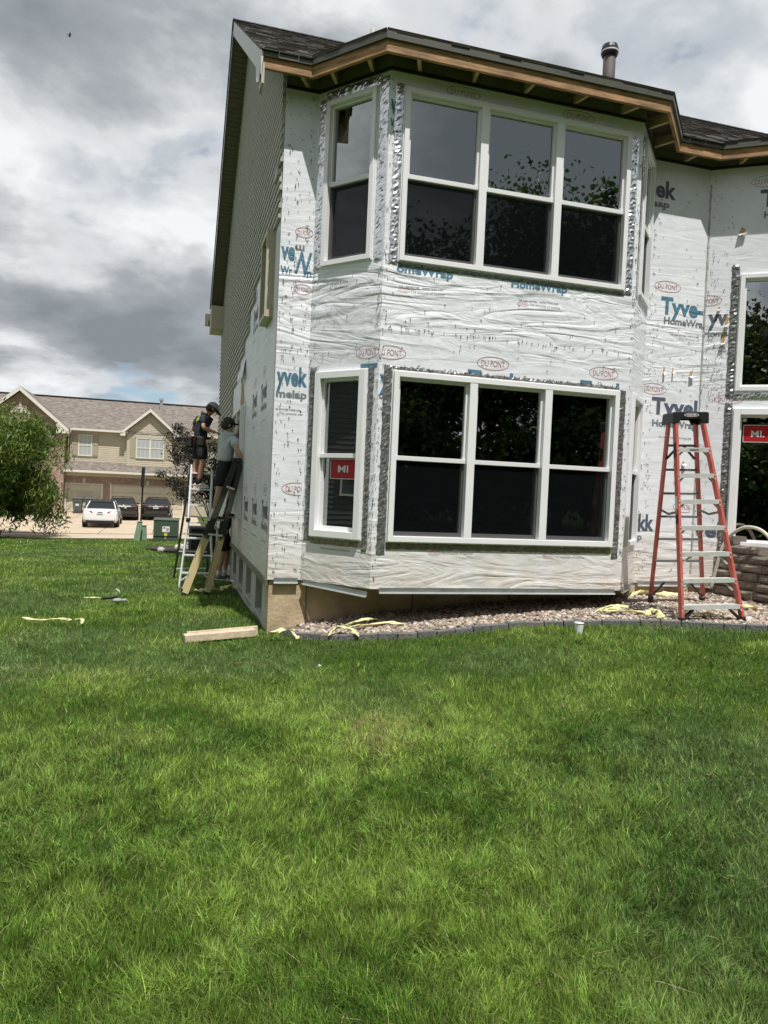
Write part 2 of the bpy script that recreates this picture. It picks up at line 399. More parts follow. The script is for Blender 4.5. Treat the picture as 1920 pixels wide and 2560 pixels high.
def build_ground():
    ax = axis(-900, 900); X, Y = np.meshgrid(ax, ax, indexing='ij')
    o = sheet('lawn', X, Y, gz(X, Y), [lawn_material()]); o['kind'] = 'structure'
    # concrete drive and lane in front of the neighbours
    mat('drive', (.50, .40, .29), .85, var=.10, vscale=.7, bump=.2, bscale=20, detail=8)
    def strip(name, u0, u1, v0, v1, lift, du=.8, m='drive', skew=0.0):
        us = np.arange(u0, u1+.01, (u1-u0)/max(1, round((u1-u0)/du))); vs = np.arange(v0, v1+.01, (v1-v0)/max(1, round((v1-v0)/du)))
        U, V = np.meshgrid(us, vs, indexing='ij')
        t = (V-v0)/(v1-v0); U = U + skew*(1-t)*(U <= u0+(u1-u0)*.5)*((u0+(u1-u0)*.5-U)/((u1-u0)*.5))
        x = U*CY - V*SY; y = U*SY + V*CY
        o = sheet(name, x, y, gz(x, y)+lift, [MATS[m]]); o['kind'] = 'structure'; return o
    strip('lane', -42, 14, 34.4, 37.8, .03)
    d = strip('driveway', -8.6, 1.6, 37.83, 55.3, .045, skew=-5.0)
    mat('joint', (.20, .16, .12), .9)
    for i, vv in enumerate((37.81, 41.6, 46.0, 50.4)):          # sawn joints of the slabs
        w = MB(); n = 12
        for k in range(n):
            ua, ub = -8.4+10*k/n, -8.4+10*(k+1)/n
            pts = [hw(ua, vv-.02), hw(ub, vv-.02), hw(ub, vv+.02), hw(ua, vv+.02)]
            w.poly([(p.x, p.y, g1(p.x, p.y)+.053) for p in pts])
        w.build('slab_joint', MATS['joint'], d, fix=False)
    for uu in (-6.0, -3.5, -1.0):
        w = MB(); n = 14
        for k in range(n):
            va, vb = 37.9+17*k/n, 37.9+17*(k+1)/n
            pts = [hw(uu-.018, va), hw(uu+.018, va), hw(uu+.018, vb), hw(uu-.018, vb)]
            w.poly([(p.x, p.y, g1(p.x, p.y)+.054) for p in pts])
        w.build('slab_joint', MATS['joint'], d, fix=False)
build_ground()

# ------------------------------------------------------------------ the house under repair
HOUSE = hthing('townhouse_under_repair', 'two storey house with bay stripped of siding and covered in white printed house wrap', 'house', 1.03, 8.2, -1.63)
ZB, ZT = -1.03, 4.40
c35, s35 = math.cos(math.radians(35)), math.sin(math.radians(35))
def frame(p0, d):
    d = Vector((d[0], d[1], 0)).normalized(); n = Vector((d.y, -d.x, 0))     # outward towards the camera
    p0 = Vector((p0[0], p0[1], 0))
    def P(a, dd, z): q = p0 + d*a + n*dd; return (q.x, q.y, z)
    return P
WALLP = [(1.03, 8.2), (1.40, 8.2), (2.02, 7.47), (5.06, 7.47), (5.75, 8.2), (6.6, 8.2), (6.6+3.4*c35, 8.2-3.4*s35)]
PF = {'W': frame((0, 8.2), (1, 0)), 'BF': frame((0, 7.47), (1, 0)), 'BL': frame((1.40, 8.2), (.62, -.73)), 'BR': frame((5.06, 7.47), (.69, .73)),
      'W3': frame((6.6, 8.2), (c35, -s35)), 'S': None}
_bl = math.hypot(.62, .73); _br = math.hypot(.69, .73)
def PS(a, dd, z): return (1.03-dd, a, z)          # the gable side: along = depth
PF['S'] = PS

def wall(name, P, a0, a1, z0, z1, holes, m, parent, thick=.14, out=0.0):
    """a wall with real openings: outer skin, inner skin and the reveals"""
    A = sorted({a0, a1, *[h[0] for h in holes], *[h[1] for h in holes]}); Z = sorted({z0, z1, *[h[2] for h in holes], *[h[3] for h in holes]})
    w = MB()
    inside = lambda a, z: any(h[0] < a < h[1] and h[2] < z < h[3] for h in holes)
    for i in range(len(A)-1):
        for j in range(len(Z)-1):
            if inside((A[i]+A[i+1])/2, (Z[j]+Z[j+1])/2): continue
            for d in (out, out-thick):
                w.poly([P(A[i], d, Z[j]), P(A[i+1], d, Z[j]), P(A[i+1], d, Z[j+1]), P(A[i], d, Z[j+1])])
    for h in list(holes)+[(a0, a1, z0, z1)]:
        b, c_, e, f_ = h
        for q in (((b, e), (c_, e)), ((b, f_), (c_, f_)), ((b, e), (b, f_)), ((c_, e), (c_, f_))):
            (x0, y0), (x1, y1) = q
            w.poly([P(x0, out, y0), P(x1, out, y1), P(x1, out-thick, y1), P(x0, out-thick, y0)])
    return w.build(name, MATS[m], parent, fix=False)

def crumple(name, P, a0, a1, z0, z1, m, parent, d=.006, amp=.008, cell=.022):
    """a strip of crinkled foil flashing tape"""
    na = max(2, int((a1-a0)/cell)); nz = max(2, int((z1-z0)/cell)); w = MB()
    for i in range(na+1):
        for j in range(nz+1):
            e = 0 if i in (0, na) or j in (0, nz) else random.uniform(0, amp)
            w.v.append(P(a0+(a1-a0)*i/na + (random.uniform(-.006, .006)), d+e, z0+(z1-z0)*j/nz + random.uniform(-.006, .006)))
    for i in range(na):
        for j in range(nz):
            k = i*(nz+1)+j
            w.f.append((k, k+nz+1, k+nz+2, k+1)); w.mi.append(0)
    return w.build(name, MATS[m], parent, fix=False)

def window(P, a0, a1, z0, z1, n, name='window', frame_m='vinyl', proud=.035, fw=.055, label=None, screens=True, parent=None, rail=True, pane_m='glass'):
    W = MB(); par = parent or HOUSE
    W.fbox(P, a0, a0+fw, -.10, proud, z0, z1); W.fbox(P, a1-fw, a1, -.10, proud, z0, z1)
    W.fbox(P, a0+fw, a1-fw, -.10, proud, z1-fw, z1); W.fbox(P, a0+fw, a1-fw, -.10, proud, z0, z0+fw)
    uw = (a1-a0)/n
    for k in range(1, n): W.fbox(P, a0+uw*k-.045, a0+uw*k+.045, -.10, proud-.003, z0+fw, z1-fw)
    for (x0, x1, y0, y1) in ((a0-.012, a0, z0-.012, z1+.012), (a1, a1+.012, z0-.012, z1+.012), (a0, a1, z1, z1+.012), (a0, a1, z0-.012, z0)):
        W.fbox(P, x0, x1, -.02, .014, y0, y1)
    win = W.build(name, MATS[frame_m], par, bevel=.004, label=label)
    zm = (z0+z1)/2-.01
    for k in range(n):
        l = a0+fw if k == 0 else a0+uw*k+.045; r = a1-fw if k == n-1 else a0+uw*(k+1)-.045
        s = MB(); t = .028; b_, tp = z0+fw, z1-fw; mid = zm if rail else tp
        # upper sash frame
        if rail:
            s.fbox(P, l, l+t, -.06, -.008, mid, tp); s.fbox(P, r-t, r, -.06, -.008, mid, tp); s.fbox(P, l+t, r-t, -.06, -.008, tp-t, tp)
            s.fbox(P, l, r, -.075, .004, mid-.024, mid+.024)
            s.fbox(P, l, l+t, -.085, -.035, b_, mid-.024); s.fbox(P, r-t, r, -.085, -.035, b_, mid-.024); s.fbox(P, l+t, r-t, -.085, -.03, b_, b_+.045)
        else:
            s.fbox(P, l, l+t, -.06, -.008, b_, tp); s.fbox(P, r-t, r, -.06, -.008, b_, tp); s.fbox(P, l+t, r-t, -.06, -.008, tp-t, tp); s.fbox(P, l+t, r-t, -.06, -.008, b_, b_+t)
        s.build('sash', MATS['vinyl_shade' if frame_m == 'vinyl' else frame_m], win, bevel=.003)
        g = MB().fbox(P, l+t, r-t, -.045, -.041, (mid+.024) if rail else b_+t, tp-t); g.build('pane', MATS[pane_m], win)
        if rail:
            g = MB().fbox(P, l+t, r-t, -.068, -.064, b_+.045, mid-.024); g.build('pane', MATS[pane_m], win)
            if screens:
                e = MB().poly([P(l+.006, -.022, b_+.004), P(r-.006, -.022, b_+.004), P(r-.006, -.022, mid-.026), P(l+.006, -.022, mid-.026)])
                e.build('insect_screen', MATS['screen'], win, fix=False)
    return win

UW = (2.18, 4.90, 2.44, 4.24); LW = (2.18, 4.90, -.52, 1.285)
def build_walls():
    x = ZT+.16
    wl = {}
    wl['W1'] = wall('wrapped_wall', PF['W'], 1.03, 1.40, ZB, x, [], 'wrap', HOUSE)
    wl['BL'] = wall('wrapped_wall', PF['BL'], 0, _bl, ZB, x, [(.13, .80, 2.46, 4.26), (.135, .81, -.52, 1.295)], 'wrap', HOUSE)
    wl['BF'] = wall('wrapped_wall', PF['BF'], 2.02, 5.06, ZB, x, [UW, LW], 'wrap', HOUSE)
    wl['BR'] = wall('wrapped_wall', PF['BR'], 0, _br, ZB, x, [(.17, .86, 2.46, 4.26), (.17, .86, -.52, 1.295)], 'wrap', HOUSE)
    wl['W2'] = wall('wrapped_wall', PF['W'], 5.75, 6.6, ZB, x, [], 'wrap', HOUSE)
    wl['W3'] = wall('wrapped_wall', PF['W3'], 0, 3.4, ZB, x, [(.42, 2.2, 1.51, 3.01), (.42, 2.2, -.52, 1.28)], 'wrap', HOUSE)
    # bay floor underside
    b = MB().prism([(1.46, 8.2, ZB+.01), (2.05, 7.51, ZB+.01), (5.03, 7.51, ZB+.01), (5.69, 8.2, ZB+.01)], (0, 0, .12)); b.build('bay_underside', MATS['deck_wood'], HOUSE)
    # gable side: a wrapped wall with a big window being set in it, up to the roof slope
    wl['S'] = wall('wrapped_wall', PS, 8.212, 19.05, ZB, 4.36, [(11.85, 13.6, -.52, 1.28), (8.64, 9.22, 1.98, 3.0)], 'wrap', HOUSE)
    g = MB(); g.prism([(1.03, 8.2, 4.36), (1.03, 19.05, 4.36), (1.03, 13.34, 7.95)], (.14, 0, 0)); g.build('gable_wall', MATS['wrap'], HOUSE)
    # back and far walls so that the rooms stay dark
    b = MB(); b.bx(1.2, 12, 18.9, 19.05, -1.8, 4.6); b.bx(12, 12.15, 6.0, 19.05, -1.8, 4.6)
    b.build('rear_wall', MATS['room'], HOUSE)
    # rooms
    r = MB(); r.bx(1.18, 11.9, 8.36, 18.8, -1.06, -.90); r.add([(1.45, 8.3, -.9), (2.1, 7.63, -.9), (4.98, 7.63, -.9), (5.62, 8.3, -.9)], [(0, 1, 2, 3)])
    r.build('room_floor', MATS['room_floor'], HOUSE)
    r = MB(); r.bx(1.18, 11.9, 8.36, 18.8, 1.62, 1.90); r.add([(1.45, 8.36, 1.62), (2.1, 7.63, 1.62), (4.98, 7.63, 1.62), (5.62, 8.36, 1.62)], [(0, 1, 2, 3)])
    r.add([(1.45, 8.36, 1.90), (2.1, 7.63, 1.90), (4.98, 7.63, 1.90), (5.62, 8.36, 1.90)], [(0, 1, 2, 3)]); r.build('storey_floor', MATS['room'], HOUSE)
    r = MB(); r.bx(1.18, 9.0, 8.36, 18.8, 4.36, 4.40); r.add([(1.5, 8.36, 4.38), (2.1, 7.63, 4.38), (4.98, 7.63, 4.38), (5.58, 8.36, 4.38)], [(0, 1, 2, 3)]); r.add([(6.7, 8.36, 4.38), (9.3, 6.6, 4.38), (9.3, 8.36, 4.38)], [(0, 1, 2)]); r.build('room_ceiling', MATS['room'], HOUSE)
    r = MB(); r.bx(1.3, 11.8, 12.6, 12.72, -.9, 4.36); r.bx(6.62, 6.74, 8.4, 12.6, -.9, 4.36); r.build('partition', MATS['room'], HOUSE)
    # windows
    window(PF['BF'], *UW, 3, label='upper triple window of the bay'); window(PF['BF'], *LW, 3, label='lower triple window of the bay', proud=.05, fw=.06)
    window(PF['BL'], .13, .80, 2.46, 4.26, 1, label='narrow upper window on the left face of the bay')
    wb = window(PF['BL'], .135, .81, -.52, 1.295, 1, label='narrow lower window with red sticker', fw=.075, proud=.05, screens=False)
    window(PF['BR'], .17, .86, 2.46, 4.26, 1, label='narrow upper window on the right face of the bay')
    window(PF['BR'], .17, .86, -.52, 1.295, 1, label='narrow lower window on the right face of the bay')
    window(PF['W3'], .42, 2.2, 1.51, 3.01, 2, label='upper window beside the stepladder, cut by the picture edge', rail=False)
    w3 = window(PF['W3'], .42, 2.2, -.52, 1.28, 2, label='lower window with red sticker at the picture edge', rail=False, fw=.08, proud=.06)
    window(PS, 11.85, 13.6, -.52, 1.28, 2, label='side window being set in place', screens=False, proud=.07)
    window(PS, 8.64, 9.22, 1.98, 3.0, 1, label='small side window with tan frame', frame_m='tan_trim', proud=.10, screens=False, rail=False)
    # red stickers on the glass
    def sticker(P, a0, a1, z0, z1, par, d, small):
        s = MB().fbox(P, a0, a1, d, d+.003, z0, z1); st = s.build('sticker', MATS['mi_red'], par)
        b = MB(); t = .006
        for q in ((a0, a1, z0, z0+t), (a0, a1, z1-t, z1), (a0, a0+t, z0, z1), (a1-t, a1, z0, z1)): b.fbox(P, q[0], q[1], d+.0045, d+.0055, q[2], q[3])
        b.build('sticker_border', MATS['white_print'], st.parent)
        return st
    sticker(PF['BL'], .322, .665, .125, .345, wb, -.0635, 0)
    sticker(PF['W3'], .552, .96, .853, 1.077, w3, -.037, 1)
    b = MB().fbox(PF['W3'], .545, .58, -.038, -.036, 1.12, 1.16); b.build('paper_tag', MATS['white_print'], w3)
    # side of the house: sill strip under the wrap and stained panel
    return wl
WL = build_walls()

def textmesh(s, width, cap, shear=0.0, bold=0.0):
    cu = bpy.data.curves.new('t', 'FONT'); cu.body = s; cu.size = 1; cu.resolution_u = 3; cu.offset = bold; cu.fill_mode = 'FRONT'
    cu.shear = shear
    o = bpy.data.objects.new('t', cu); COL.objects.link(o)
    dg = bpy.context.evaluated_depsgraph_get(); me = bpy.data.meshes.new_from_object(o.evaluated_get(dg))
    vs = np.array([v.co[:2] for v in me.vertices]); fs = [tuple(p.vertices) for p in me.polygons]
    bpy.data.objects.remove(o); bpy.data.curves.remove(cu); bpy.data.meshes.remove(me)
    x0, x1 = vs[:, 0].min(), vs[:, 0].max()
    capu = .73
    vs[:, 0] = (vs[:, 0]-x0)/(x1-x0)*width; vs[:, 1] = vs[:, 1]/capu*cap
    return vs, fs
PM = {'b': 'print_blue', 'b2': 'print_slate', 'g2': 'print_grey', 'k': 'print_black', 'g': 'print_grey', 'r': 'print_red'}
def put_text(s, P, a, z, w, cap, m, parent, name='printed_lettering', d=.003, rise=0.0, bold=0.0, shear=0.0, flip=False, zmin=None):
    vs, fs = textmesh(s, w, cap, shear, bold)
    if zmin is not None: vs[:, 1] = np.maximum(vs[:, 1], zmin-z)
    b = MB(); b.add([P(a+((w-x) if flip else x), d, z+(-y if flip else y)+rise*x/max(w, .01)) for x, y in vs], fs)
    return b.build(name, MATS[m], parent, fix=False)
def oval(P, a, z, hw_, hh, parent, m='print_red', clip=None, txt=True):
    b = MB(); n = 40; t = .0055 if hh > .04 else .003
    for k in range(n):
        t0, t1 = 2*math.pi*k/n, 2*math.pi*(k+1)/n
        pts = [(a+hw_*math.cos(t0), z+hh*math.sin(t0)), (a+hw_*math.cos(t1), z+hh*math.sin(t1)), (a+(hw_-t)*math.cos(t1), z+(hh-t)*math.sin(t1)), (a+(hw_-t)*math.cos(t0), z+(hh-t)*math.sin(t0))]
        if clip and any(p[0] < clip[0] or p[0] > clip[1] for p in pts): continue
        b.poly([P(x, .003, y) for x, y in pts])
    o = b.build('printed_logo', MATS[m], parent, fix=False)
    # narrow outlined capitals
    vs, fs = textmesh('DU PONT', hw_*1.46, hh*.95, 0, -.012)
    b = MB(); keep = []
    for f in fs:
        if clip and any(not (clip[0] < a-hw_*.73+vs[i, 0] < clip[1]) for i in f): continue
        keep.append(f)
    b.add([P(a-hw_*.73+x, .003, z-hh*.46+y) for x, y in vs], keep)
    b.build('printed_lettering', MATS[m], parent, fix=False)

TXT = [('omeWrap','BF',2.165,2.329,0.635,0.085,-0.005,'b'),('HomeWrap','BF',3.488,2.325,0.686,0.085,0.007,'b'),
('Call 1-800-44TYVEK    WWW.TYVEK.COM','BF',2.203,2.169,0.491,0.023,0.010,'k'),('Call 1-800-44TYVEK    WWW.TYVEK.COM','BF',3.584,2.176,0.489,0.023,0.009,'k'),
('The miracles of science','BF',2.334,2.126,0.378,0.029,0.007,'g'),('The miracles of science','BF',3.719,2.145,0.378,0.027,-0.003,'g'),
('Call 1-800-44TYVEK    WWW.TYVEK.COM','BF',2.679,-0.601,0.475,0.023,0.006,'k'),('The miracles of science','BF',2.801,-0.644,0.376,0.026,0.003,'g'),
('Call 1-800-44TYVEK    WWW.TYVEK.COM','BF',4.048,-0.611,0.493,0.024,0.003,'k'),('The miracles of science','BF',4.182,-0.662,0.391,0.028,0.001,'g'),
('ve','BF',2.025,3.953,0.12,0.211,0.0,'b'),('Wr','BF',2.025,3.817,0.12,0.083,0.0,'b'),
('Tyvek','BF',3.02,1.17,0.64,0.21,0.0,'b'),('Tyvek','BF',4.40,1.17,0.60,0.21,0.0,'b'),
('WWW.TYVEK.COM','BL',.10,2.247,0.40,0.023,0.0,'k'),('The miracles of science','BL',.06,2.198,0.44,0.029,0.0,'g'),
('1-800-44TYVEK  WWW.TYVEK.COM','BL',0.176,-0.607,0.481,0.023,0.0,'k'),('The miracles of science','BL',0.273,-0.658,0.403,0.027,0.0,'g'),
('T','BL',0.72,1.15,0.215,0.21,0,'b'),('y','BF',2.03,1.10,0.13,0.21,0,'b'),('op','BF',2.03,0.985,0.11,0.085,0,'g2'),('Call 1-8','BF',2.03,0.862,0.12,0.024,0,'k'),
('ve','W',1.04,2.532,0.155,0.205,0.0,'b'),('Wr','W',1.04,2.372,0.134,0.085,0.0,'b'),('m','W',1.30,2.367,0.09,0.09,0.0,'b'),
('yvek','W',1.045,1.149,0.345,0.21,0.0,'b'),('melap','W',1.046,1.011,0.345,0.085,0.0,'g2'),
('00-44TYVEK   WW OM','W',1.048,0.863,0.275,0.023,0.0,'k'),('The miracle nce','W',1.088,0.822,0.266,0.025,0.0,'g'),
('lek','W',5.72,3.930,0.36,0.216,0,'b2'),('aap','W',5.73,3.806,0.26,0.085,0,'g2'),
('Tyve-','W',5.942,2.466,0.651,0.217,0,'b'),('HomeWra','W',5.997,2.338,0.597,0.089,0.0,'g2'),
('Call 1-800-44TYVEK  WWW.TYVEK','W',6.103,2.197,0.446,0.022,0.0,'k'),('The miracles of','W',6.239,2.154,0.314,0.029,0.0,'g'),
('Tyvel','W',5.879,1.173,0.70,0.215,0.0,'b2'),('HomeWrap','W',5.902,1.011,0.68,0.085,0.0,'g2'),('Call 1-800-44TYVEK  WWW.TYVEK.COM','W',6.011,0.863,0.498,0.025,0.0,'k'),
('kk','W',5.771,-0.342,0.235,0.209,0,'b2'),('p','W',5.771,-0.470,0.065,0.085,0,'g2'),
('Ty','W3',0.595,3.868,0.36,0.215,0,'b2'),('Home','W3',0.649,3.716,0.30,0.085,0,'g2'),('yv','W3',0.057,2.376,0.235,0.204,0,'b2'),('Home','W3',0.008,2.224,0.292,0.080,0,'g2'),
('Call 1-800-44TYVEK','W3',0.054,2.066,0.239,0.023,0,'k'),('The mir','W3',0.192,2.018,0.108,0.027,0,'g'),('vel','W3',0.016,-0.397,0.333,0.200,0,'b2')]
OVL = [('BL',0.80,1.483,0.15,0.074,(0,.955)),('BF',2.13,1.475,0.18,0.072,(2.025,9)),('BF',3.314,1.463,0.19,0.074,None),('BF',4.697,1.474,0.19,0.073,None),('BF',2.826,4.30,0.192,0.066,None),('BF',4.217,4.30,0.199,0.066,None),
('W',1.29,2.847,0.10,0.057,None),('W',1.295,2.220,0.10,0.057,None),('W',6.03,2.810,0.20,0.071,None),('W',5.90,1.485,0.19,0.073,(5.7,9)),('W',6.46,-0.020,0.17,0.076,(6,6.58)),('W3',0.66,4.183,0.18,0.073,None),('W3',0.05,2.692,0.16,0.070,(.01,9)),('W3',0.36,1.405,0.176,0.063,None),('W',1.32,-0.006,0.17,0.073,(1,1.39)),
('BF',2.257,2.141,0.067,0.024,None),('BF',3.634,2.147,0.069,0.025,None),('BF',2.726,-0.634,0.070,0.025,None),('BF',4.104,-0.644,0.072,0.026,None)]
def wallkey(pl, a): return pl if pl != 'W' else ('W1' if a < 3 else 'W2')
for t, pl, a, z, w, cap, rise, c in TXT:
    big = cap > .05
    put_text(t, PF[pl], a, z, w, cap, PM[c], WL[wallkey(pl, a)], rise=rise, bold=.035 if big else 0.0, zmin=1.312 if 1.13 < z < 1.18 and pl in ('BF', 'BL') else None, shear=.25 if t.startswith('The') else 0)
put_text('N', PF['W'], 1.20, 2.40, .19, .24, 'print_blue', WL['W1'], d=.004, bold=.03, shear=.45)
put_text('m', PF['W'], 1.20, 2.70, .10, .08, 'print_grey', WL['W1'], d=.004, bold=.03, flip=True)
for pl, a, z, x, y, cl in OVL: oval(PF[pl], a, z, x, y, WL[wallkey(pl, a)], clip=cl)
# rows of print on the shaded gable side: text runs away from the corner, read from the street side
PSR = lambda a, d, z: (1.03-d, 20.0-a, z)
for row, (zz, vs_) in enumerate(((1.10, (10.6, 9.5)), (-.36, (11.3, 10.1, 8.95)), (2.35, (10.9, 9.9)))):
    for v in vs_:
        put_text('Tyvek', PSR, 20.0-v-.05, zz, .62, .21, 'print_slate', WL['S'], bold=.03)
        put_text('HomeWrap', PSR, 20.0-v-.02, zz-.14, .60, .085, 'print_grey', WL['S'], bold=.03)
        oval(PSR, 20.0-v+.25, zz+.33, .19, .072, WL['S'])
        put_text('Call 1-800-44TYVEK  WWW.TYVEK.COM', PSR, 20.0-v, zz-.29, .48, .023, 'print_black', WL['S'])
# red stickers' lettering
for o in list(HOUSE.children):
    for c in o.children:
        if c.name.startswith('sticker') and not c.name.startswith('sticker_b'):
            if 'narrow lower' in o['label']: put_text('MI', PF['BL'], .427, .198, .14, .08, 'white_print', o, 'sticker_lettering', d=-.0585, bold=.012)
            else: put_text('MI.', PF['W3'], .647, .922, .155, .085, 'white_print', o, 'sticker_lettering', d=-.0325, bold=.012)

def tapes():
    f = lambda p, a0, a1, z0, z1, m, **k: crumple('flashing_tape', PF[p], a0, a1, z0, z1, m, HOUSE, **k)
    f('BF', 2.075, 2.165, 2.40, 4.27, 'foil'); f('BF', 4.915, 5.005, 2.40, 4.20, 'foil')
    f('BL', .835, .94, 2.44, 4.34, 'foil'); f('BL', .02, .115, 2.44, 4.30, 'foil'); f('BL', .115, .835, 4.275, 4.37, 'foil')
    f('BF', 2.075, 2.165, -.66, 1.34, 'foil_dark'); f('BF', 4.965-.05, 5.0, -.66, 1.30, 'foil_dark')
    f('BF', 2.17, 4.91, 1.30, 1.335, 'foil_dark'); f('BF', 2.17, 4.91, 2.385, 2.425, 'foil_dark'); f('BF', 2.17, 4.91, -.60, -.535, 'paper_brown', amp=.004)
    f('BL', .03, .12, -.58, 1.36, 'foil_dark'); f('BL', .828, .90, -.64, 1.32, 'foil_dark'); f('BL', .12, .83, -.60, -.54, 'paper_brown')
    f('BR', .03, .15, 2.40, 4.26, 'foil'); f('BR', .88, .97, 2.40, 4.26, 'foil')
    f('W3', .315, .405, 1.42, 3.14, 'foil_dark', amp=.016); f('W3', .315, .405, -.60, 1.36, 'foil_dark', amp=.016); f('W3', .405, 2.2, 1.40, 1.49, 'foil', amp=.010)
    crumple('wall_strip', PS, 11.72, 11.83, -.60, 1.36, 'vinyl_shade', HOUSE, amp=.003)
    # a torn flap of wrap and the board behind it, above the side window
    b = MB().poly([PS(11.95, .004, 1.33), PS(12.75, .004, 1.33), PS(12.55, .004, 1.80), PS(12.2, .004, 1.62)]); b.build('exposed_board', MATS['osb'], HOUSE, fix=False)
    b = MB()
    pts = [(12.9, .01, 1.95), (12.0, .01, 2.05), (11.8, .06, 1.72), (12.1, .12, 1.66), (12.4, .09, 1.84), (12.8, .07, 1.72)]
    b.poly([PS(*p) for p in pts]); b.build('torn_flap', MATS['wrap'], HOUSE, fix=False)
    # corner seam tape at the inside corner, holes with board showing, standing shreds
    crumple('corner_seam', PF['W3'], -.002, .022, -.9, 4.2, 'seam_grey', HOUSE, amp=.003, d=.003)
    for (pl, a, z, w, h) in (('W', 6.02, 1.69, .03, .10), ('W', 6.16, 1.71, .02, .08), ('W', 6.42, 1.68, .06, .09), ('W3', .255, 2.35, .05, .15), ('W3', .22, 2.12, .06, .16), ('W3', .36, 3.52, .09, .10), ('W', 6.38, .53, .05, .05), ('W3', .16, 2.56, .04, .05)):
        b = MB(); b.poly([PF[pl](a, .004, z), PF[pl](a+w*.6, .004, z-h*.1), PF[pl](a+w, .004, z+h*.7), PF[pl](a+w*.4, .004, z+h)]); b.build('torn_hole', MATS['osb'], HOUSE, fix=False)
        b = MB(); b.poly([PF[pl](a, .005, z+.01), PF[pl](a+w, .005, z), PF[pl](a+w*1.2, .05, z+.01), PF[pl](a+w*.1, .05, z-.02)]); b.build('torn_flap', MATS['wrap'], HOUSE, fix=False)
    # galvanised starter strips along the bottom
    for p, a0, a1, z, drop in (('W', 1.10, 1.37, -1.03, 0), ('BL', .05, .93, -1.035, -.05), ('BF', 2.12, 4.98, -1.035, 0), ('BR', .04, .93, -1.03, 0), ('W', 5.80, 6.58, -1.03, 0), ('W3', .03, 3.3, -1.03, 0)):
        b = MB(); P = PF[p]
        for d0, d1, z0, z1 in ((.004, .009, z-.03, z+.022), (.009, .028, z-.036, z-.028)):
            n0 = len(b.v); b.fbox(P, a0, a1, d0, d1, z0, z1)
            if drop: b.v[n0:] = [(x, y, zz+drop*((x-1.4)/.62)) for x, y, zz in b.v[n0:]]
        b.build('starter_strip', MATS['galv'], HOUSE)
        c = MB().fbox(P, a0, a1, .0285, .031, z-.04, z-.022)
        if drop: c.v = [(x, y, zz+drop*((x-1.4)/.62)) for x, y, zz in c.v]
        c.build('strip_lip', MATS['alu_bright'], HOUSE)
    b = MB(); b.bx(1.005, 1.035, 8.2, 19, -1.10, -1.03); b.build('sill_strip', MATS['olive'], HOUSE)
    # staples and loose threads along the studs
    b = MB()
    def staples(p, a, z0, z1, n, spread=.02):
        P = PF[p]
        for _ in range(n):
            z = random.uniform(z0, z1); x = a+random.gauss(0, spread); an = random.gauss(-.9, .5); l = random.uniform(.008, .03)
            p0 = P(x, .004, z); p1 = P(x+math.cos(an)*l*.6, .012, z+math.sin(an)*l)
            b.bar(p0, p1, .0045, .0045)
    for a in (1.09, 1.20, 1.33): staples('W', a, -.95, 4.35, 75)
    for a in (.03, .93): staples('BL', a, -.95, 2.4, 60)
    for a in (2.045, 5.04): staples('BF', a, -.95, 4.3, 70)
    for a in (5.78, 5.86): staples('W', a, -.9, 4.2, 60, .025)
    for a in (6.52, 6.3): staples('W', a, -.9, 4.2, 26, .05)
    for a in (.06, .12, .26): staples('W3', a, -.5, 4.3, 45, .03)
    for _ in range(170):
        p = random.choice(['BF', 'BF', 'BL', 'W', 'W3']); a = {'BF': random.uniform(2.1, 5), 'BL': random.uniform(.05, .9), 'W': random.choice([random.uniform(1.05, 1.4), random.uniform(5.7, 6.6)]), 'W3': random.uniform(0, .4)}[p]
        staples(p, a, 1.3, 2.35, 1)
        if p == 'BF': staples(p, a, 1.72+.0, 1.76, 1); staples(p, a, 1.33, 1.36, 1)
    b.build('staples', MATS['black'], HOUSE, kind='stuff')
tapes()

def foundation():
    hs = [(9.53, 8.80), (10.83, 10.10), (12.05, 11.36), (13.27, 12.60), (14.69, 14.0)]
    holes = [(b, a, -1.56, -1.15) for a, b in hs]
    P = lambda a, d, z: (1.05-d, a, z)
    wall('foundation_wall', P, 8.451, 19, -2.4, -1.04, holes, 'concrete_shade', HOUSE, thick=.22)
    f = MB(); f.bx(1.052, 6.62, 8.23, 8.45, -2.2, -1.04); f.build('foundation_wall', MATS['concrete'], HOUSE)
    Pw = PF['W3']; f = MB().fbox(Pw, .0, 3.3, -.22, -.03, -2.2, -1.04); f.build('foundation_wall', MATS['concrete'], HOUSE)
    for uu in (1.475, 2.75, 4.0): f = MB().bx(uu, uu+.012, 8.222, 8.24, -2.1, -1.05); f.build('form_seam', MATS['olive'], HOUSE)
    for a, b in hs:
        w = MB()
        for q in ((b, b+.03, -1.56, -1.15), (a-.03, a, -1.56, -1.15), (b+.03, a-.03, -1.18, -1.15), (b+.03, a-.03, -1.56, -1.53)): w.fbox(P, q[0], q[1], -.17, -.12, q[2], q[3])
        win = w.build('basement_window', MATS['olive_dark'], HOUSE)
        MB().fbox(P, b+.03, a-.03, -.155, -.15, -1.53, -1.18).build('pane', MATS['basement_glass'], win)
        s = MB(); s.add([P(b, .005, -1.60), P(a, .005, -1.60), P(a, -.12, -1.555), P(b, -.12, -1.555), P(b, .005, -1.64), P(a, .005, -1.64), P(a, -.12, -1.60), P(b, -.12, -1.60)], [(0, 1, 2, 3), (4, 7, 6, 5), (0, 4, 5, 1), (1, 5, 6, 2), (2, 6, 7, 3), (3, 7, 4, 0)])
        s.build('sill', MATS['galv'], win)
foundation()

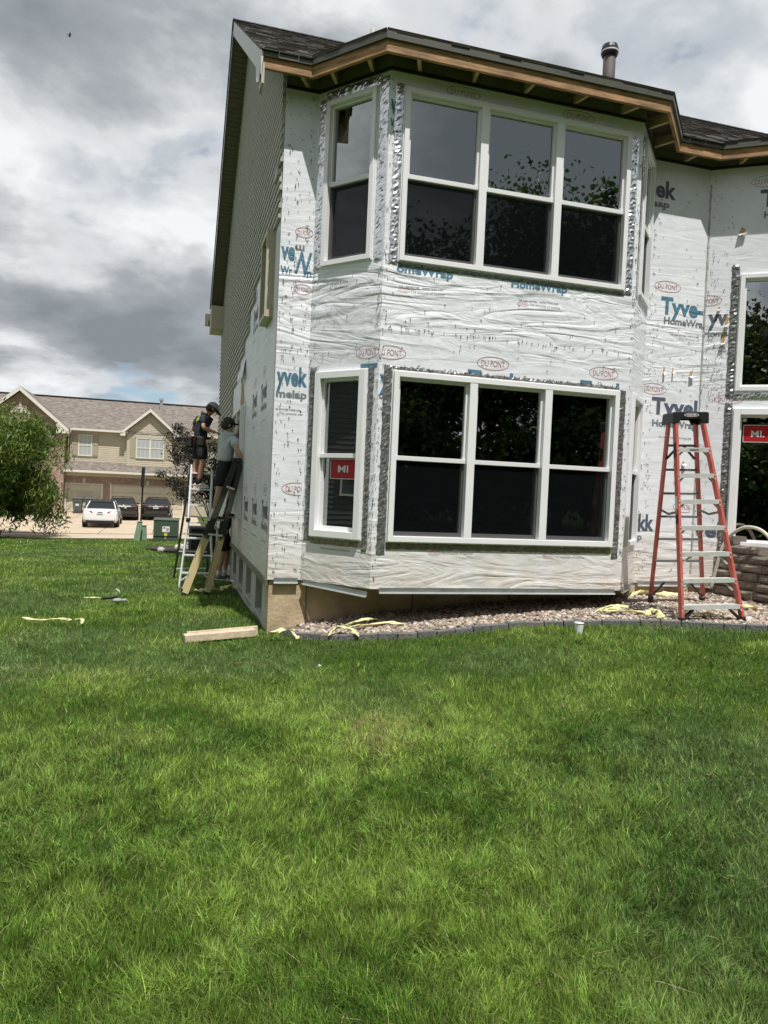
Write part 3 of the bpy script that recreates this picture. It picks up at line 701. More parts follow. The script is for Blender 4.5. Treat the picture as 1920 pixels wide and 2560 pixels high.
# ------------------------------------------------------------------ siding on the gable side
RS = .65                                           # roof slope
def zroof(v): return 4.58 + RS*(v-7.9) if v <= 13.34 else 8.116 - RS*(v-13.34)
def siding():
    ex = .1016
    steps = [(3.0, 8.24), (2.9, 8.95), (2.64, 10.73), (2.38, 11.5), (2.12, 12.25), (1.86, 13.06), (1.38, 14.48), (1.25, 15.1), (1.10, 16.9), (.5, 17.9), (-9, 18.4)]
    z = -.98; k = 0
    while z < 7.8:
        zc = z+ex/2
        v0 = next(v for zz, v in steps if zc >= zz); v1 = 19.03
        if zc > 4.36:
            v0 = max(v0, 7.9+(z+ex+.10-4.58)/RS); v1 = min(v1, 13.34+(8.116-z-ex-.10)/RS)
        v0 += random.uniform(-.05, .05) if zc < 4.3 else 0
        cuts = [v0]; x = v0 + random.choice([1.2, 2.4, 3.4]) + (k % 3)*.35
        while x < v1-.5: cuts.append(x); x += 3.66
        cuts.append(v1)
        for i in range(len(cuts)-1):
            if cuts[i+1]-cuts[i] < .05: continue
            a, b = cuts[i]-(.025 if i else 0), cuts[i+1]
            w = MB(); e = .001*(i % 2)
            lo, hi = 1.03-.032-e, 1.03-.009-e
            prof = [(1.03-.004, z), (lo, z), (lo, z+ex*.42), (hi-.003, z+ex*.62), (hi-.002, z+ex-.002), (1.03-.004, z+ex-.002)]
            n = len(prof)
            vs = [(p[0], a, p[1]) for p in prof]+[(p[0], b, p[1]) for p in prof]
            w.add(vs, [tuple(range(n)), tuple(reversed(range(n, 2*n)))]+[(j, j+n, (j+1) % n+n, (j+1) % n) for j in range(n)])
            w.build('siding_board', MATS['siding'], HOUSE)
        z += ex; k += 1
    # a loose corner of trim left on the siding
    w = MB(); w.bx(.985, 1.005, 8.35, 8.62, 3.50, 3.62); w.build('trim_scrap', MATS['siding'], HOUSE)
siding()

# ------------------------------------------------------------------ roof
def offset_poly(pts, o):
    out = []
    for i, p in enumerate(pts):
        ds = []
        if i > 0: ds.append((Vector(p)-Vector(pts[i-1])).normalized())
        if i < len(pts)-1: ds.append((Vector(pts[i+1])-Vector(p)).normalized())
        ns = [Vector((d.y, -d.x)) for d in ds]
        if len(ns) == 1: q = Vector(p)+ns[0]*o
        else: b = (ns[0]+ns[1]).normalized(); q = Vector(p)+b*(o/b.dot(ns[0]))
        out.append((q.x, q.y))
    return out
_wp = [(.74, 8.2)]+WALLP[1:]
F_IN, F_OUT, F_DRIP = offset_poly(_wp, .262), offset_poly(_wp, .30), offset_poly(_wp, .325)
def strip_run(lo_in, lo_out, i, z0, z1):
    w = MB(); a, b, c, d = lo_in[i], lo_in[i+1], lo_out[i+1], lo_out[i]
    w.prism([(*a, z0), (*b, z0), (*c, z0), (*d, z0)], (0, 0, z1-z0)); return w
def roof():
    R = MB()
    # deck planes
    um = 12.4
    R.add([(.72, 7.875, 4.565), (um, 7.875, 4.565), (um, 13.34, 8.116), (.72, 13.34, 8.116)], [(0, 1, 2, 3)])
    R.add([(.72, 13.34, 8.116), (um, 13.34, 8.116), (um, 19.0, 4.437), (.72, 19.0, 4.437)], [(0, 1, 2, 3)])
    RO = R.build('roof', MATS['deck_wood'], HOUSE, fix=False)
    md = RO.modifiers.new('t', 'SOLIDIFY'); md.thickness = .03; md.offset = -1
    # low hip over the bay and the roof over the angled wall
    bs = .42
    D = F_DRIP; zt = 4.575
    def up(i, v_): return None
    p1, p2, p3, p4, p5, p6 = D[1], D[2], D[3], D[4], D[5], D[6]
    rz_ = lambda v: 4.565+RS*(v-7.875)
    ma = 9.24; zz = rz_(ma)+.004
    left_top, right_top = (p2[0]+.55, ma, zz), (p3[0]-.55, ma, zz)
    fronts = {'front': [(*p2, zt), (*p3, zt), right_top, left_top], 'left': [(*p1, zt), (*p2, zt), left_top], 'right': [(*p3, zt), (*p4, zt), right_top],
              }
    B = MB()
    for q in fronts.values(): B.poly(q)
    # right wing: plane rising perpendicular to the angled wall
    nx, ny = s35, c35        # inward normal in plan
    dv = 1.9
    wq = [(*p5, zt), (*p6, zt), (p6[0]+nx*3.2, p6[1]+ny*3.2, zt+bs*3.2), (p5[0]+1.27*dv, p5[1]+dv, zt+bs*(nx*1.27*dv+ny*dv))]
    B.poly(wq); BO = B.build('bay_roof', MATS['deck_wood'], HOUSE, fix=False)
    md = BO.modifiers.new('t', 'SOLIDIFY'); md.thickness = .025; md.offset = 1
    # shingle courses
    def courses(name, quad, exp=.14, tab=(.12, .34), lift=.012, inside=None):
        a, b, c, d = [Vector(q) for q in quad]           # a-b eave, d-c top
        n = max(1, int(((d-a).length+(c-b).length)/2/exp)); V = []; Fc = []; C = []
        nrm = (b-a).cross(d-a).normalized()
        if nrm.z < 0: nrm = -nrm
        for k in range(n):
            t0, t1 = k/n, min(1, (k+1.25)/n)
            p0, p1, q0, q1 = a.lerp(d, t0), b.lerp(c, t0), a.lerp(d, t1), b.lerp(c, t1)
            Ln = (p1-p0).length
            if Ln < .05: continue
            x = -random.uniform(0, .2)
            while x < Ln:
                w_ = random.uniform(*tab); x0, x1 = max(0, x)/Ln, min(Ln, x+w_-.006)/Ln; x += w_
                if x1 <= x0: continue
                th = lift*random.choice([.55, .8, 1.2]); col = random.uniform(.6, 1.35)
                e = nrm*th; dn = (p0-q0).normalized()*random.uniform(0, .012)
                base = len(V)
                V += [p0.lerp(p1, x0)+dn+e, p0.lerp(p1, x1)+dn+e, q0.lerp(q1, x1)+nrm*.002, q0.lerp(q1, x0)+nrm*.002, p0.lerp(p1, x0)+dn-nrm*.002, p0.lerp(p1, x1)+dn-nrm*.002]
                Fc += [(base, base+1, base+2, base+3), (base+4, base+5, base+1, base), (base+4, base, base+3), (base+5, base+2, base+1)]
                C += [col]*6
        o_ = org_of(HOUSE); me = bpy.data.meshes.new(name); me.from_pydata([tuple(p-o_) for p in V], [], Fc)
        at = me.attributes.new('tone', 'FLOAT', 'POINT'); at.data.foreach_set('value', C)
        me.materials.append(MATS['shingle']); me.update()
        o = bpy.data.objects.new(name, me); COL.objects.link(o); o.parent = RO; o['kind'] = 'stuff'
    m = bpy.data.materials.new('shingle'); m.use_nodes = True; nt = m.node_tree; N = nt.nodes; Lk = nt.links; b = N['Principled BSDF']; MATS['shingle'] = m
    at = N.new('ShaderNodeAttribute'); at.attribute_name = 'tone'
    mx = N.new('ShaderNodeMixRGB'); mx.blend_type = 'MULTIPLY'; mx.inputs[0].default_value = 1; mx.inputs[1].default_value = (.125, .112, .10, 1); Lk.new(at.outputs['Fac'], mx.inputs[2])
    nz = N.new('ShaderNodeTexNoise'); nz.inputs['Scale'].default_value = 90; tc = N.new('ShaderNodeTexCoord'); Lk.new(tc.outputs['Object'], nz.inputs[0])
    m2 = N.new('ShaderNodeMixRGB'); m2.blend_type = 'OVERLAY'; m2.inputs[0].default_value = .6; Lk.new(mx.outputs[0], m2.inputs[1]); Lk.new(nz.outputs[0], m2.inputs[2])
    Lk.new(m2.outputs[0], b.inputs['Base Color']); b.inputs['Roughness'].default_value = .9
    courses('shingles', [(.71, 7.86, 4.558), (12.4, 7.86, 4.558), (12.4, 13.34, 8.12), (.71, 13.34, 8.12)])
    courses('shingles', [fronts['front'][0], fronts['front'][1], right_top, left_top])
    courses('shingles', [fronts['left'][0], fronts['left'][1], left_top, left_top], tab=(.1, .3))
    courses('shingles', [fronts['right'][0], fronts['right'][1], right_top, right_top], tab=(.1, .3))
    courses('shingles', wq)
    # ridge cap
    w = MB(); x = .70
    while x < 12.3:
        w.add([(x, 13.19, 8.05), (x+.2, 13.19, 8.045), (x+.2, 13.34, 8.15), (x, 13.34, 8.155), (x, 13.49, 8.05), (x+.2, 13.49, 8.045)], [(0, 1, 2, 3), (3, 2, 5, 4)]); x += .17
    w.build('ridge_cap', MATS['black'], RO, kind='stuff', fix=False)
    # fascia, drip edge
    for i in range(len(F_OUT)-1):
        f = strip_run(F_IN, F_OUT, i, 4.385, 4.52); f.build('fascia_board', MATS['lumber'], HOUSE, bevel=.004)
        d = strip_run(F_IN, F_DRIP, i, 4.505, 4.578)
        d.build('drip_edge', MATS['olive_dark'], HOUSE)
    # dark channel at the top of the wrap and the sheathing above
    ch0, ch1 = offset_poly(WALLP, .002), offset_poly(WALLP, .022)
    for i in range(len(WALLP)-1):
        strip_run(ch0, ch1, i, 4.385, 4.415).build('soffit_channel', MATS['black'], HOUSE)
        strip_run(offset_poly(WALLP, .0015), offset_poly(WALLP, .006), i, 4.42, 4.55).build('frieze_board', MATS['sheath_dark'], HOUSE)
    # lookouts
    for i in range(len(WALLP)-1):
        a, b = Vector(_wp[i] if i else (.9, 8.2)), Vector(_wp[i+1]); c, d = Vector(F_IN[i]), Vector(F_IN[i+1])
        n = max(1, round((b-a).length/.62))
        if i in (1, 3): n = 2
        for k in range(n):
            t = (k+.5)/n
            if i == 0 and k == 0: t = .75
            p, q = a.lerp(b, t), c.lerp(d, t)
            MB().bar((p.x, p.y, 4.47), (q.x, q.y, 4.455), .038, .09).build('rafter_tail', MATS['lumber_pale'], HOUSE)
    # underside above the open soffit
    for i in range(len(WALLP)-1):
        a, b = offset_poly(_wp, 0)[i], offset_poly(_wp, 0)[i+1]; c, d = F_IN[i+1], F_IN[i]
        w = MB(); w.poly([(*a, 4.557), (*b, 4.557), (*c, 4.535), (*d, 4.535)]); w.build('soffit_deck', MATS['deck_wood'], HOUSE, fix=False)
    # rake boards on the gable end
    def rk(v0, v1, top, h, th, m, name, u=.715):
        w = MB(); z0, z1 = zroof(v0)+top, zroof(v1)+top
        w.prism([(u, v0, z0), (u, v1, z1), (u, v1, z1-h), (u, v0, z0-h)], (th, 0, 0)); return w.build(name, MATS[m], HOUSE)
    rk(13.34, 7.88, -.02, .24, .02, 'rake_metal', 'rake_board')
    rk(13.34, 19.0, -.02, .20, .02, 'olive', 'rake_board'); rk(13.30, 19.02, .012, .05, .02, 'black', 'rake_edge', u=.69)
    w = MB(); w.bx(.724, .755, 7.88, 8.12, 4.22, 4.43); w.build('eave_return', MATS['tan_trim'], HOUSE)
    w = MB(); w.poly([(.714, 7.92, 4.42), (.714, 8.5, 4.75), (.70, 8.25, 4.45), (.69, 8.05, 4.30), (.705, 7.93, 4.26)]); w.build('loose_metal', MATS['rake_metal'], HOUSE, fix=False)
    # ribbed soffit strips up the rake, far slope and near slope
    def strips(v0, v1, n):
        first = None
        for k in range(n):
            a, b = v0+(v1-v0)*k/n, v0+(v1-v0)*(k+.88)/n; za, zb = zroof(a)-.20, zroof(b)-.20
            MB().add([(.74, a, za), (1.03, a, za), (1.03, b, zb), (.74, b, zb), (.74, a, za+.02), (1.03, a, za+.02), (1.03, b, zb+.02), (.74, b, zb+.02)],
                     [(0, 3, 2, 1), (4, 5, 6, 7), (0, 1, 5, 4), (1, 2, 6, 5), (2, 3, 7, 6), (3, 0, 4, 7)]).build('soffit_strip', MATS['olive'], HOUSE)
    strips(13.36, 18.95, 70); strips(8.0, 13.32, 40)
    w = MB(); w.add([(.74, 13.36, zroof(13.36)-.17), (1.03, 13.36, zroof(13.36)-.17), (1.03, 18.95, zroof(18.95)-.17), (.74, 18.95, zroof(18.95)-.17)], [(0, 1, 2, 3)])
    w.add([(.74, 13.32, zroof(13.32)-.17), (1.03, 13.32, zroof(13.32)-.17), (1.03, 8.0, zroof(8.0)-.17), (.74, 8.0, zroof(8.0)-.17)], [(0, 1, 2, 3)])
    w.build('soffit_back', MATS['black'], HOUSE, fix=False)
    # boxed eave and gutter end at the far lower corner
    w = MB(); w.bx(.715, 1.03, 18.4, 19.25, 3.80, 4.35); w.build('eave_box', MATS['tan_trim'], HOUSE, bevel=.01)
    w = MB(); w.prism([(.60, 19.15, 4.30), (.60, 19.45, 4.30), (.60, 19.43, 4.18), (.60, 19.33, 4.02), (.60, 19.15, 4.0)], (.6, 0, 0)); w.build('gutter', MATS['olive'], HOUSE)
    # pipes through the roof
    w = MB(); w.tube([(6.49, 10.62, 6.2), (6.49, 10.62, 7.22)], .098, 20); fl = w.build('flue_pipe', MATS['flue'], HOUSE, smooth=True)
    w = MB(); w.tube([(6.49, 10.62, 7.16), (6.49, 10.62, 7.20), (6.49, 10.62, 7.27), (6.49, 10.62, 7.33)], [.118, .136, .136, .12], 20); w.build('flue_cap', MATS['black_plastic'], fl)
    w = MB(); w.tube([(6.49, 10.62, 7.215), (6.49, 10.62, 7.235)], .139, 20); w.build('cap_band', MATS['alu'], fl)
    w = MB(); w.tube([(2.815, 11.67, 6.6), (2.815, 11.67, 7.43)], .045, 14); w.build('vent_pipe', MATS['pipe_grey'], HOUSE, smooth=True)
roof()
# furniture dimly seen behind the lower windows
def furniture():
    t = hthing('armchair', 'armchair with a pale patterned cover behind the left lower pane', 'armchair', 2.62, 8.3, -.9)
    mat('throw', (.62, .62, .60), .9, col2=(.12, .12, .13), vscale=28)
    mat('upholstery', (.22, .20, .18), .9)
    b = MB().bx(2.25, 3.0, 8.2, 8.75, -.55, -.35); b.build('seat', MATS['upholstery'], t, bevel=.04)
    b = MB(); n = 14
    top = [(2.62+.36*math.sin(math.pi*(k/n-.5)), 8.06, -.02+.20*math.cos(math.pi*(k/n-.5))) for k in range(n+1)]
    b.prism([(2.26, 8.06, -.75)]+top+[(2.98, 8.06, -.75)], (0, .16, 0)); b.build('backrest', MATS['throw'], t, bevel=.02)
    for uu in (2.2, 2.94): MB().bx(uu, uu+.12, 8.1, 8.8, -.75, -.25).build('armrest', MATS['upholstery'], t, bevel=.03)
    for uu in (2.28, 2.92):
        for vv in (8.15, 8.7): MB().bx(uu, uu+.05, vv, vv+.05, -.9, -.55).build('leg', MATS['black'], t)
    t = hthing('floor_lamp', 'tall lamp with pale drum shade behind the right lower pane', 'lamp', 4.45, 9.4, -.9)
    MB().tube([(4.45, 9.4, -.9), (4.45, 9.4, -.87)], .15, 20).build('base', MATS['black'], t)
    MB().tube([(4.45, 9.4, -.87), (4.45, 9.4, .75)], .012, 8).build('pole', MATS['black'], t)
    mat('shade', (.55, .50, .42), .9)
    MB().tube([(4.45, 9.4, .60), (4.45, 9.4, .95)], [.24, .20], 24).build('lamp_shade', MATS['shade'], t, smooth=False)
    t = hthing('box_fan', 'round floor fan behind the right lower window pane', 'fan', 3.75, 8.35, -.9)
    MB().bx(3.62, 3.88, 8.28, 8.5, -.9, -.86).build('base', MATS['black_plastic'], t, bevel=.01)
    MB().tube([(3.75, 8.38, -.86), (3.75, 8.38, -.45)], .02, 8).build('neck', MATS['black_plastic'], t)
    w = MB()
    for rr in (.06, .12, .18, .24): w.tube([(3.75+rr*math.cos(a), 8.3, -.22+rr*math.sin(a)) for a in [2*math.pi*k/24 for k in range(25)]], .005, 5)
    for k in range(10): an = 2*math.pi*k/10; w.tube([(3.75, 8.3, -.22), (3.75+.24*math.cos(an), 8.3, -.22+.24*math.sin(an))], .003, 4)
    w.tube([(3.75, 8.29, -.22), (3.75, 8.42, -.22)], .05, 12); w.tube([(3.75, 8.38, -.46), (3.75, 8.40, -.22)], .02, 6)
    w.build('grille', MATS['alu'], t)
furniture()

# ------------------------------------------------------------------ gravel bed, edging, block wall
EDGE = [(1.20, 8.05), (1.30, 7.78), (1.44, 7.62), (1.68, 7.44), (1.93, 7.34), (2.315, 7.21), (2.698, 7.165), (3.0, 7.18), (3.306, 7.19), (3.706, 7.19), (4.0, 7.09), (4.207, 7.01), (4.719, 6.86), (5.17, 6.59), (5.531, 6.32), (5.891, 6.09), (6.4, 5.75)]
def gravel():
    t = bpy.data.objects  # noqa
    # smooth curve through the edge
    P = [Vector((a, b)) for a, b in EDGE]; L = [0]
    for i in range(1, len(P)): L.append(L[-1]+(P[i]-P[i-1]).length)
    def at(s):
        for i in range(1, len(P)):
            if s <= L[i] or i == len(P)-1:
                f = (s-L[i-1])/(L[i]-L[i-1]); return P[i-1].lerp(P[i], f)
    kerb = hthing('garden_edging', 'curved row of grey concrete edging blocks between the gravel and the lawn', 'edging', 1.2, 8.0, -1.6)
    s = 0.0; bl = .205; k = 0
    while s < L[-1]-.1:
        a, b = at(s+.004), at(s+bl-.004); d = (b-a).normalized(); n = Vector((d.y, -d.x)); m_ = (a+b)/2
        ga, gb = gh(a.x, a.y), gh(b.x, b.y); h = .060+random.uniform(-.006, .006)
        q = [a+n*.035, b+n*.035, b-n*.04, a-n*.04]; zs = [ga, gb, gb, ga]
        w = MB(); w.add([(p.x, p.y, z-.08) for p, z in zip(q, zs)]+[(p.x, p.y, z+h) for p, z in zip(q, zs)], [(0, 3, 2, 1), (4, 5, 6, 7), (0, 1, 5, 4), (1, 2, 6, 5), (2, 3, 7, 6), (3, 0, 4, 7)])
        w.build('edging_block', MATS[random.choice(['edging', 'edging', 'edging_b'])], kerb, bevel=.008)
        s += bl; k += 1
    # soil under the stones
    mat('bed_soil', (.15, .12, .09), .95, var=.4, vscale=30, bump=.5, bscale=60)
    w = MB(); n = 60
    def back(u): return 8.235 if u < 6.6 else 8.235-(u-6.6)*s35/c35
    for i in range(n):
        s0, s1 = L[-1]*i/n, L[-1]*(i+1)/n; a, b = at(s0), at(s1); m = 6
        for j in range(m):
            def pt(p, t): v = p.y+(back(p.x)-p.y)*t; u = p.x+ (0 if p.x < 5 else t*(p.x-5)*.5); return (u, v, gh(u, v)+.035)
            w.poly([pt(a, j/m), pt(b, j/m), pt(b, (j+1)/m), pt(a, (j+1)/m)])
    soil = hthing('gravel_bed', None, None, 3, 8, -1.5); soil['kind'] = 'structure'
    w.build('bed_soil', MATS['bed_soil'], soil, fix=False, smooth=True)
    # river pebbles
    ico = bmesh.new(); bmesh.ops.create_icosphere(ico, subdivisions=1, radius=1); iv = np.array([v.co[:] for v in ico.verts]); fi = np.array([[v.index for v in f.verts] for f in ico.faces]); ico.free()
    pts = []
    edgeP = [at(L[-1]*i/300) for i in range(301)]; eu = np.array([p.x for p in edgeP]); ev = np.array([p.y for p in edgeP])
    N_ = 26000
    U = rng.uniform(1.25, 7.2, N_); V = rng.uniform(5.5, 8.24, N_)
    ve = np.interp(U, eu, ev); bk = np.where(U < 6.6, 8.22, 8.22-(U-6.6)*s35/c35); ok = (V > ve+.05) & (V < bk) & ((V < 8.0) | (U > 1.4)); U, V = U[ok], V[ok]
    U, V = U[:12500], V[:12500]; n = len(U)
    R = rng.uniform(.013, .030, n); sc = np.stack([R*rng.uniform(.9, 1.5, n), R*rng.uniform(.8, 1.2, n), R*rng.uniform(.5, .8, n)], 1)
    an = rng.uniform(0, 6.28, n); X = U*CY-V*SY; Y = U*SY+V*CY; Z = gz(X, Y)+.035+rng.uniform(.0, .022, n)
    jit = rng.uniform(.8, 1.2, (n, len(iv), 1)); q = iv[None]*jit*sc[:, None, :]
    tl = rng.normal(0, .35, n); c, s_ = np.cos(an), np.sin(an)
    q2 = q.copy(); q2[..., 2] = q[..., 2]*np.cos(tl)[:, None]+q[..., 0]*np.sin(tl)[:, None]; q2[..., 0] = q[..., 0]*np.cos(tl)[:, None]-q[..., 2]*np.sin(tl)[:, None]
    x = q2[..., 0]*c[:, None]-q2[..., 1]*s_[:, None]; y = q2[..., 0]*s_[:, None]+q2[..., 1]*c[:, None]
    VV = np.stack([x+U[:, None], y+V[:, None], q2[..., 2]+Z[:, None]], -1).reshape(-1, 3)-np.array([3, 8, -1.5])
    FF = (fi[None]+(np.arange(n)*len(iv))[:, None, None]).reshape(-1, 3)
    me = bpy.data.meshes.new('pebbles'); me.vertices.add(len(VV)); me.vertices.foreach_set('co', VV.ravel()); me.loops.add(FF.size); me.loops.foreach_set('vertex_index', FF.ravel())
    me.polygons.add(len(FF)); me.polygons.foreach_set('loop_start', np.arange(len(FF))*3); me.update(calc_edges=True)
    base = np.array([(.46, .37, .28), (.36, .27, .20), (.55, .47, .38), (.28, .24, .21), (.42, .31, .25), (.22, .17, .14), (.60, .55, .48)])
    cc = base[rng.integers(0, len(base), n)]*rng.uniform(.7, 1.1, (n, 1)); cc = np.concatenate([cc, np.ones((n, 1))], 1)
    ca = me.color_attributes.new('Col', 'FLOAT_COLOR', 'POINT'); ca.data.foreach_set('color', np.repeat(cc, len(iv), 0).ravel())
    m = bpy.data.materials.new('pebble'); m.use_nodes = True; nt = m.node_tree; b = nt.nodes['Principled BSDF']; a = nt.nodes.new('ShaderNodeVertexColor'); a.layer_name = 'Col'
    nt.links.new(a.outputs[0], b.inputs['Base Color']); b.inputs['Roughness'].default_value = .75; me.materials.append(m)
    me.polygons.foreach_set('use_smooth', [True]*len(me.polygons))
    o = bpy.data.objects.new('pebbles', me); COL.objects.link(o); o.parent = soil; o['kind'] = 'stuff'
gravel()

def block_wall():
    # tumbled retaining blocks from the inside corner towards the viewer on the right
    p0 = Vector(wh(4.17, 9.85)); p1 = Vector(wh(4.95, 7.6)); d = (p1-p0).normalized(); Ln = (p1-p0).length; n = Vector((d.y, -d.x))
    if n.dot(Vector((-1, -.3))) < 0: n = -n
    t = hthing('block_retaining_wall', 'low retaining wall of tumbled brown concrete blocks below the right windows', 'retaining wall', p0.x, p0.y, -1.25)
    zb = -1.34; ch = .108
    for r in range(9):
        x = -.12*(r % 2)-random.uniform(0, .06)
        # top courses step up towards the corner
        lim = Ln+.6 if r < 7 else (.95 if r == 7 else .55)
        while x < lim:
            w = random.choice([.22, .28, .34, .40]); a, b = max(x, -.10), min(x+w-.008, lim); x += w
            if b-a < .06: continue
            setb = -.018*r+random.uniform(-.012, .012)
            q0, q1 = p0+d*a+n*setb, p0+d*b+n*setb
            z0 = zb+r*ch+.004; z1 = zb+(r+1)*ch-.004
            # chipped face: 3 x 2 grid pushed in at the rim
            w_ = MB(); nu, nz = 4, 3; V = []
            for i in range(nu+1):
                for j in range(nz+1):
                    e = -.022 if i in (0, nu) or j in (0, nz) else random.uniform(-.004, .012)
                    p = q0.lerp(q1, i/nu)+n*e; V.append((p.x, p.y, z0+(z1-z0)*j/nz+(random.uniform(-.006, .006))))
            Fs = [(i*(nz+1)+j, (i+1)*(nz+1)+j, (i+1)*(nz+1)+j+1, i*(nz+1)+j+1) for i in range(nu) for j in range(nz)]
            bk = [(p.x, p.y, z) for p in (q0-n*.24, q1-n*.24) for z in (z0, z1)]
            B = len(V); V += bk; tl, tr, bl_, br = nz, nu*(nz+1)+nz, 0, nu*(nz+1)
            Fs += [tuple(i*(nz+1)+nz for i in range(nu+1))+(B+3, B+1), tuple(i*(nz+1) for i in reversed(range(nu+1)))+(B, B+2), tuple(range(0, nz+1))+(B+1, B), tuple(nu*(nz+1)+j for j in reversed(range(nz+1)))+(B+2, B+3), (B, B+1, B+3, B+2)]
            w_.add(V, Fs); w_.build('block', MATS[random.choice(['block', 'block', 'block_b', 'block_c'])], t, smooth=False)
    # fill behind
    f = MB(); q = [p0-n*.2, p1+d*.6-n*.2, p1+d*.6-n*2.2, p0-n*.6]
    q = [p0-n*.18+d*.0, p1+d*.5-n*.18, Vector((7.9, 6.9)), Vector((7.0, 7.75))]
    f.prism([(p.x, p.y, -1.35) for p in q], (0, 0, .72)); f.build('backfill', MATS['bed_soil'], t)
    # hose looped over the wall
    zt = zb+7*ch
    def wp(a, dd, z): p = p0+d*a+n*dd; return (p.x, p.y, z)
    pts = [wp(.42, .05, -1.05), wp(.46, .04, -.85), wp(.52, .02, zt+.02), wp(.58, -.02, zt+.19), wp(.70, -.05, zt+.30), wp(.85, -.06, zt+.35), wp(1.02, -.07, zt+.33), wp(1.15, -.08, zt+.25), wp(1.23, -.10, zt+.12), wp(1.26, -.12, zt+.02)]
    sm = []
    for i in range(len(pts)-1):
        for k in range(4):
            t_ = k/4; P_ = [Vector(pts[max(i-1, 0)]), Vector(pts[i]), Vector(pts[i+1]), Vector(pts[min(i+2, len(pts)-1)])]
            sm.append(.5*((2*P_[1])+(P_[2]-P_[0])*t_+(2*P_[0]-5*P_[1]+4*P_[2]-P_[3])*t_*t_+(3*P_[1]-P_[0]-3*P_[2]+P_[3])*t_**3))
    sm.append(Vector(pts[-1])); o = tuple(sm[0])
    h = hthing('drain_hose', 'white plastic hose looped over the block wall behind the red stepladder', 'hose', *o)
    MB().tube(sm, .021, 10).build('tube', MATS['hose'], h, smooth=True); MB().tube([sm[-1], sm[-1]+Vector((0, 0, -.03))], .027, 10).build('end_collar', MATS['hose'], h)
    # hand tools left on top
    a = wp(1.62, -.10, zt); t2 = hthing('screwdriver', 'orange handled screwdriver lying on top of the block wall', 'screwdriver', *a)
    MB().tube([wp(1.56, -.10, zt+.014), wp(1.60, -.10, zt+.016), wp(1.68, -.10, zt+.016), wp(1.70, -.10, zt+.012)], [.011, .016, .016, .009], 10).build('handle', MATS['orange'], t2, smooth=True)
    MB().tube([wp(1.70, -.10, zt+.013), wp(1.86, -.10, zt+.010)], .004, 8).build('blade', MATS['alu'], t2)
block_wall()

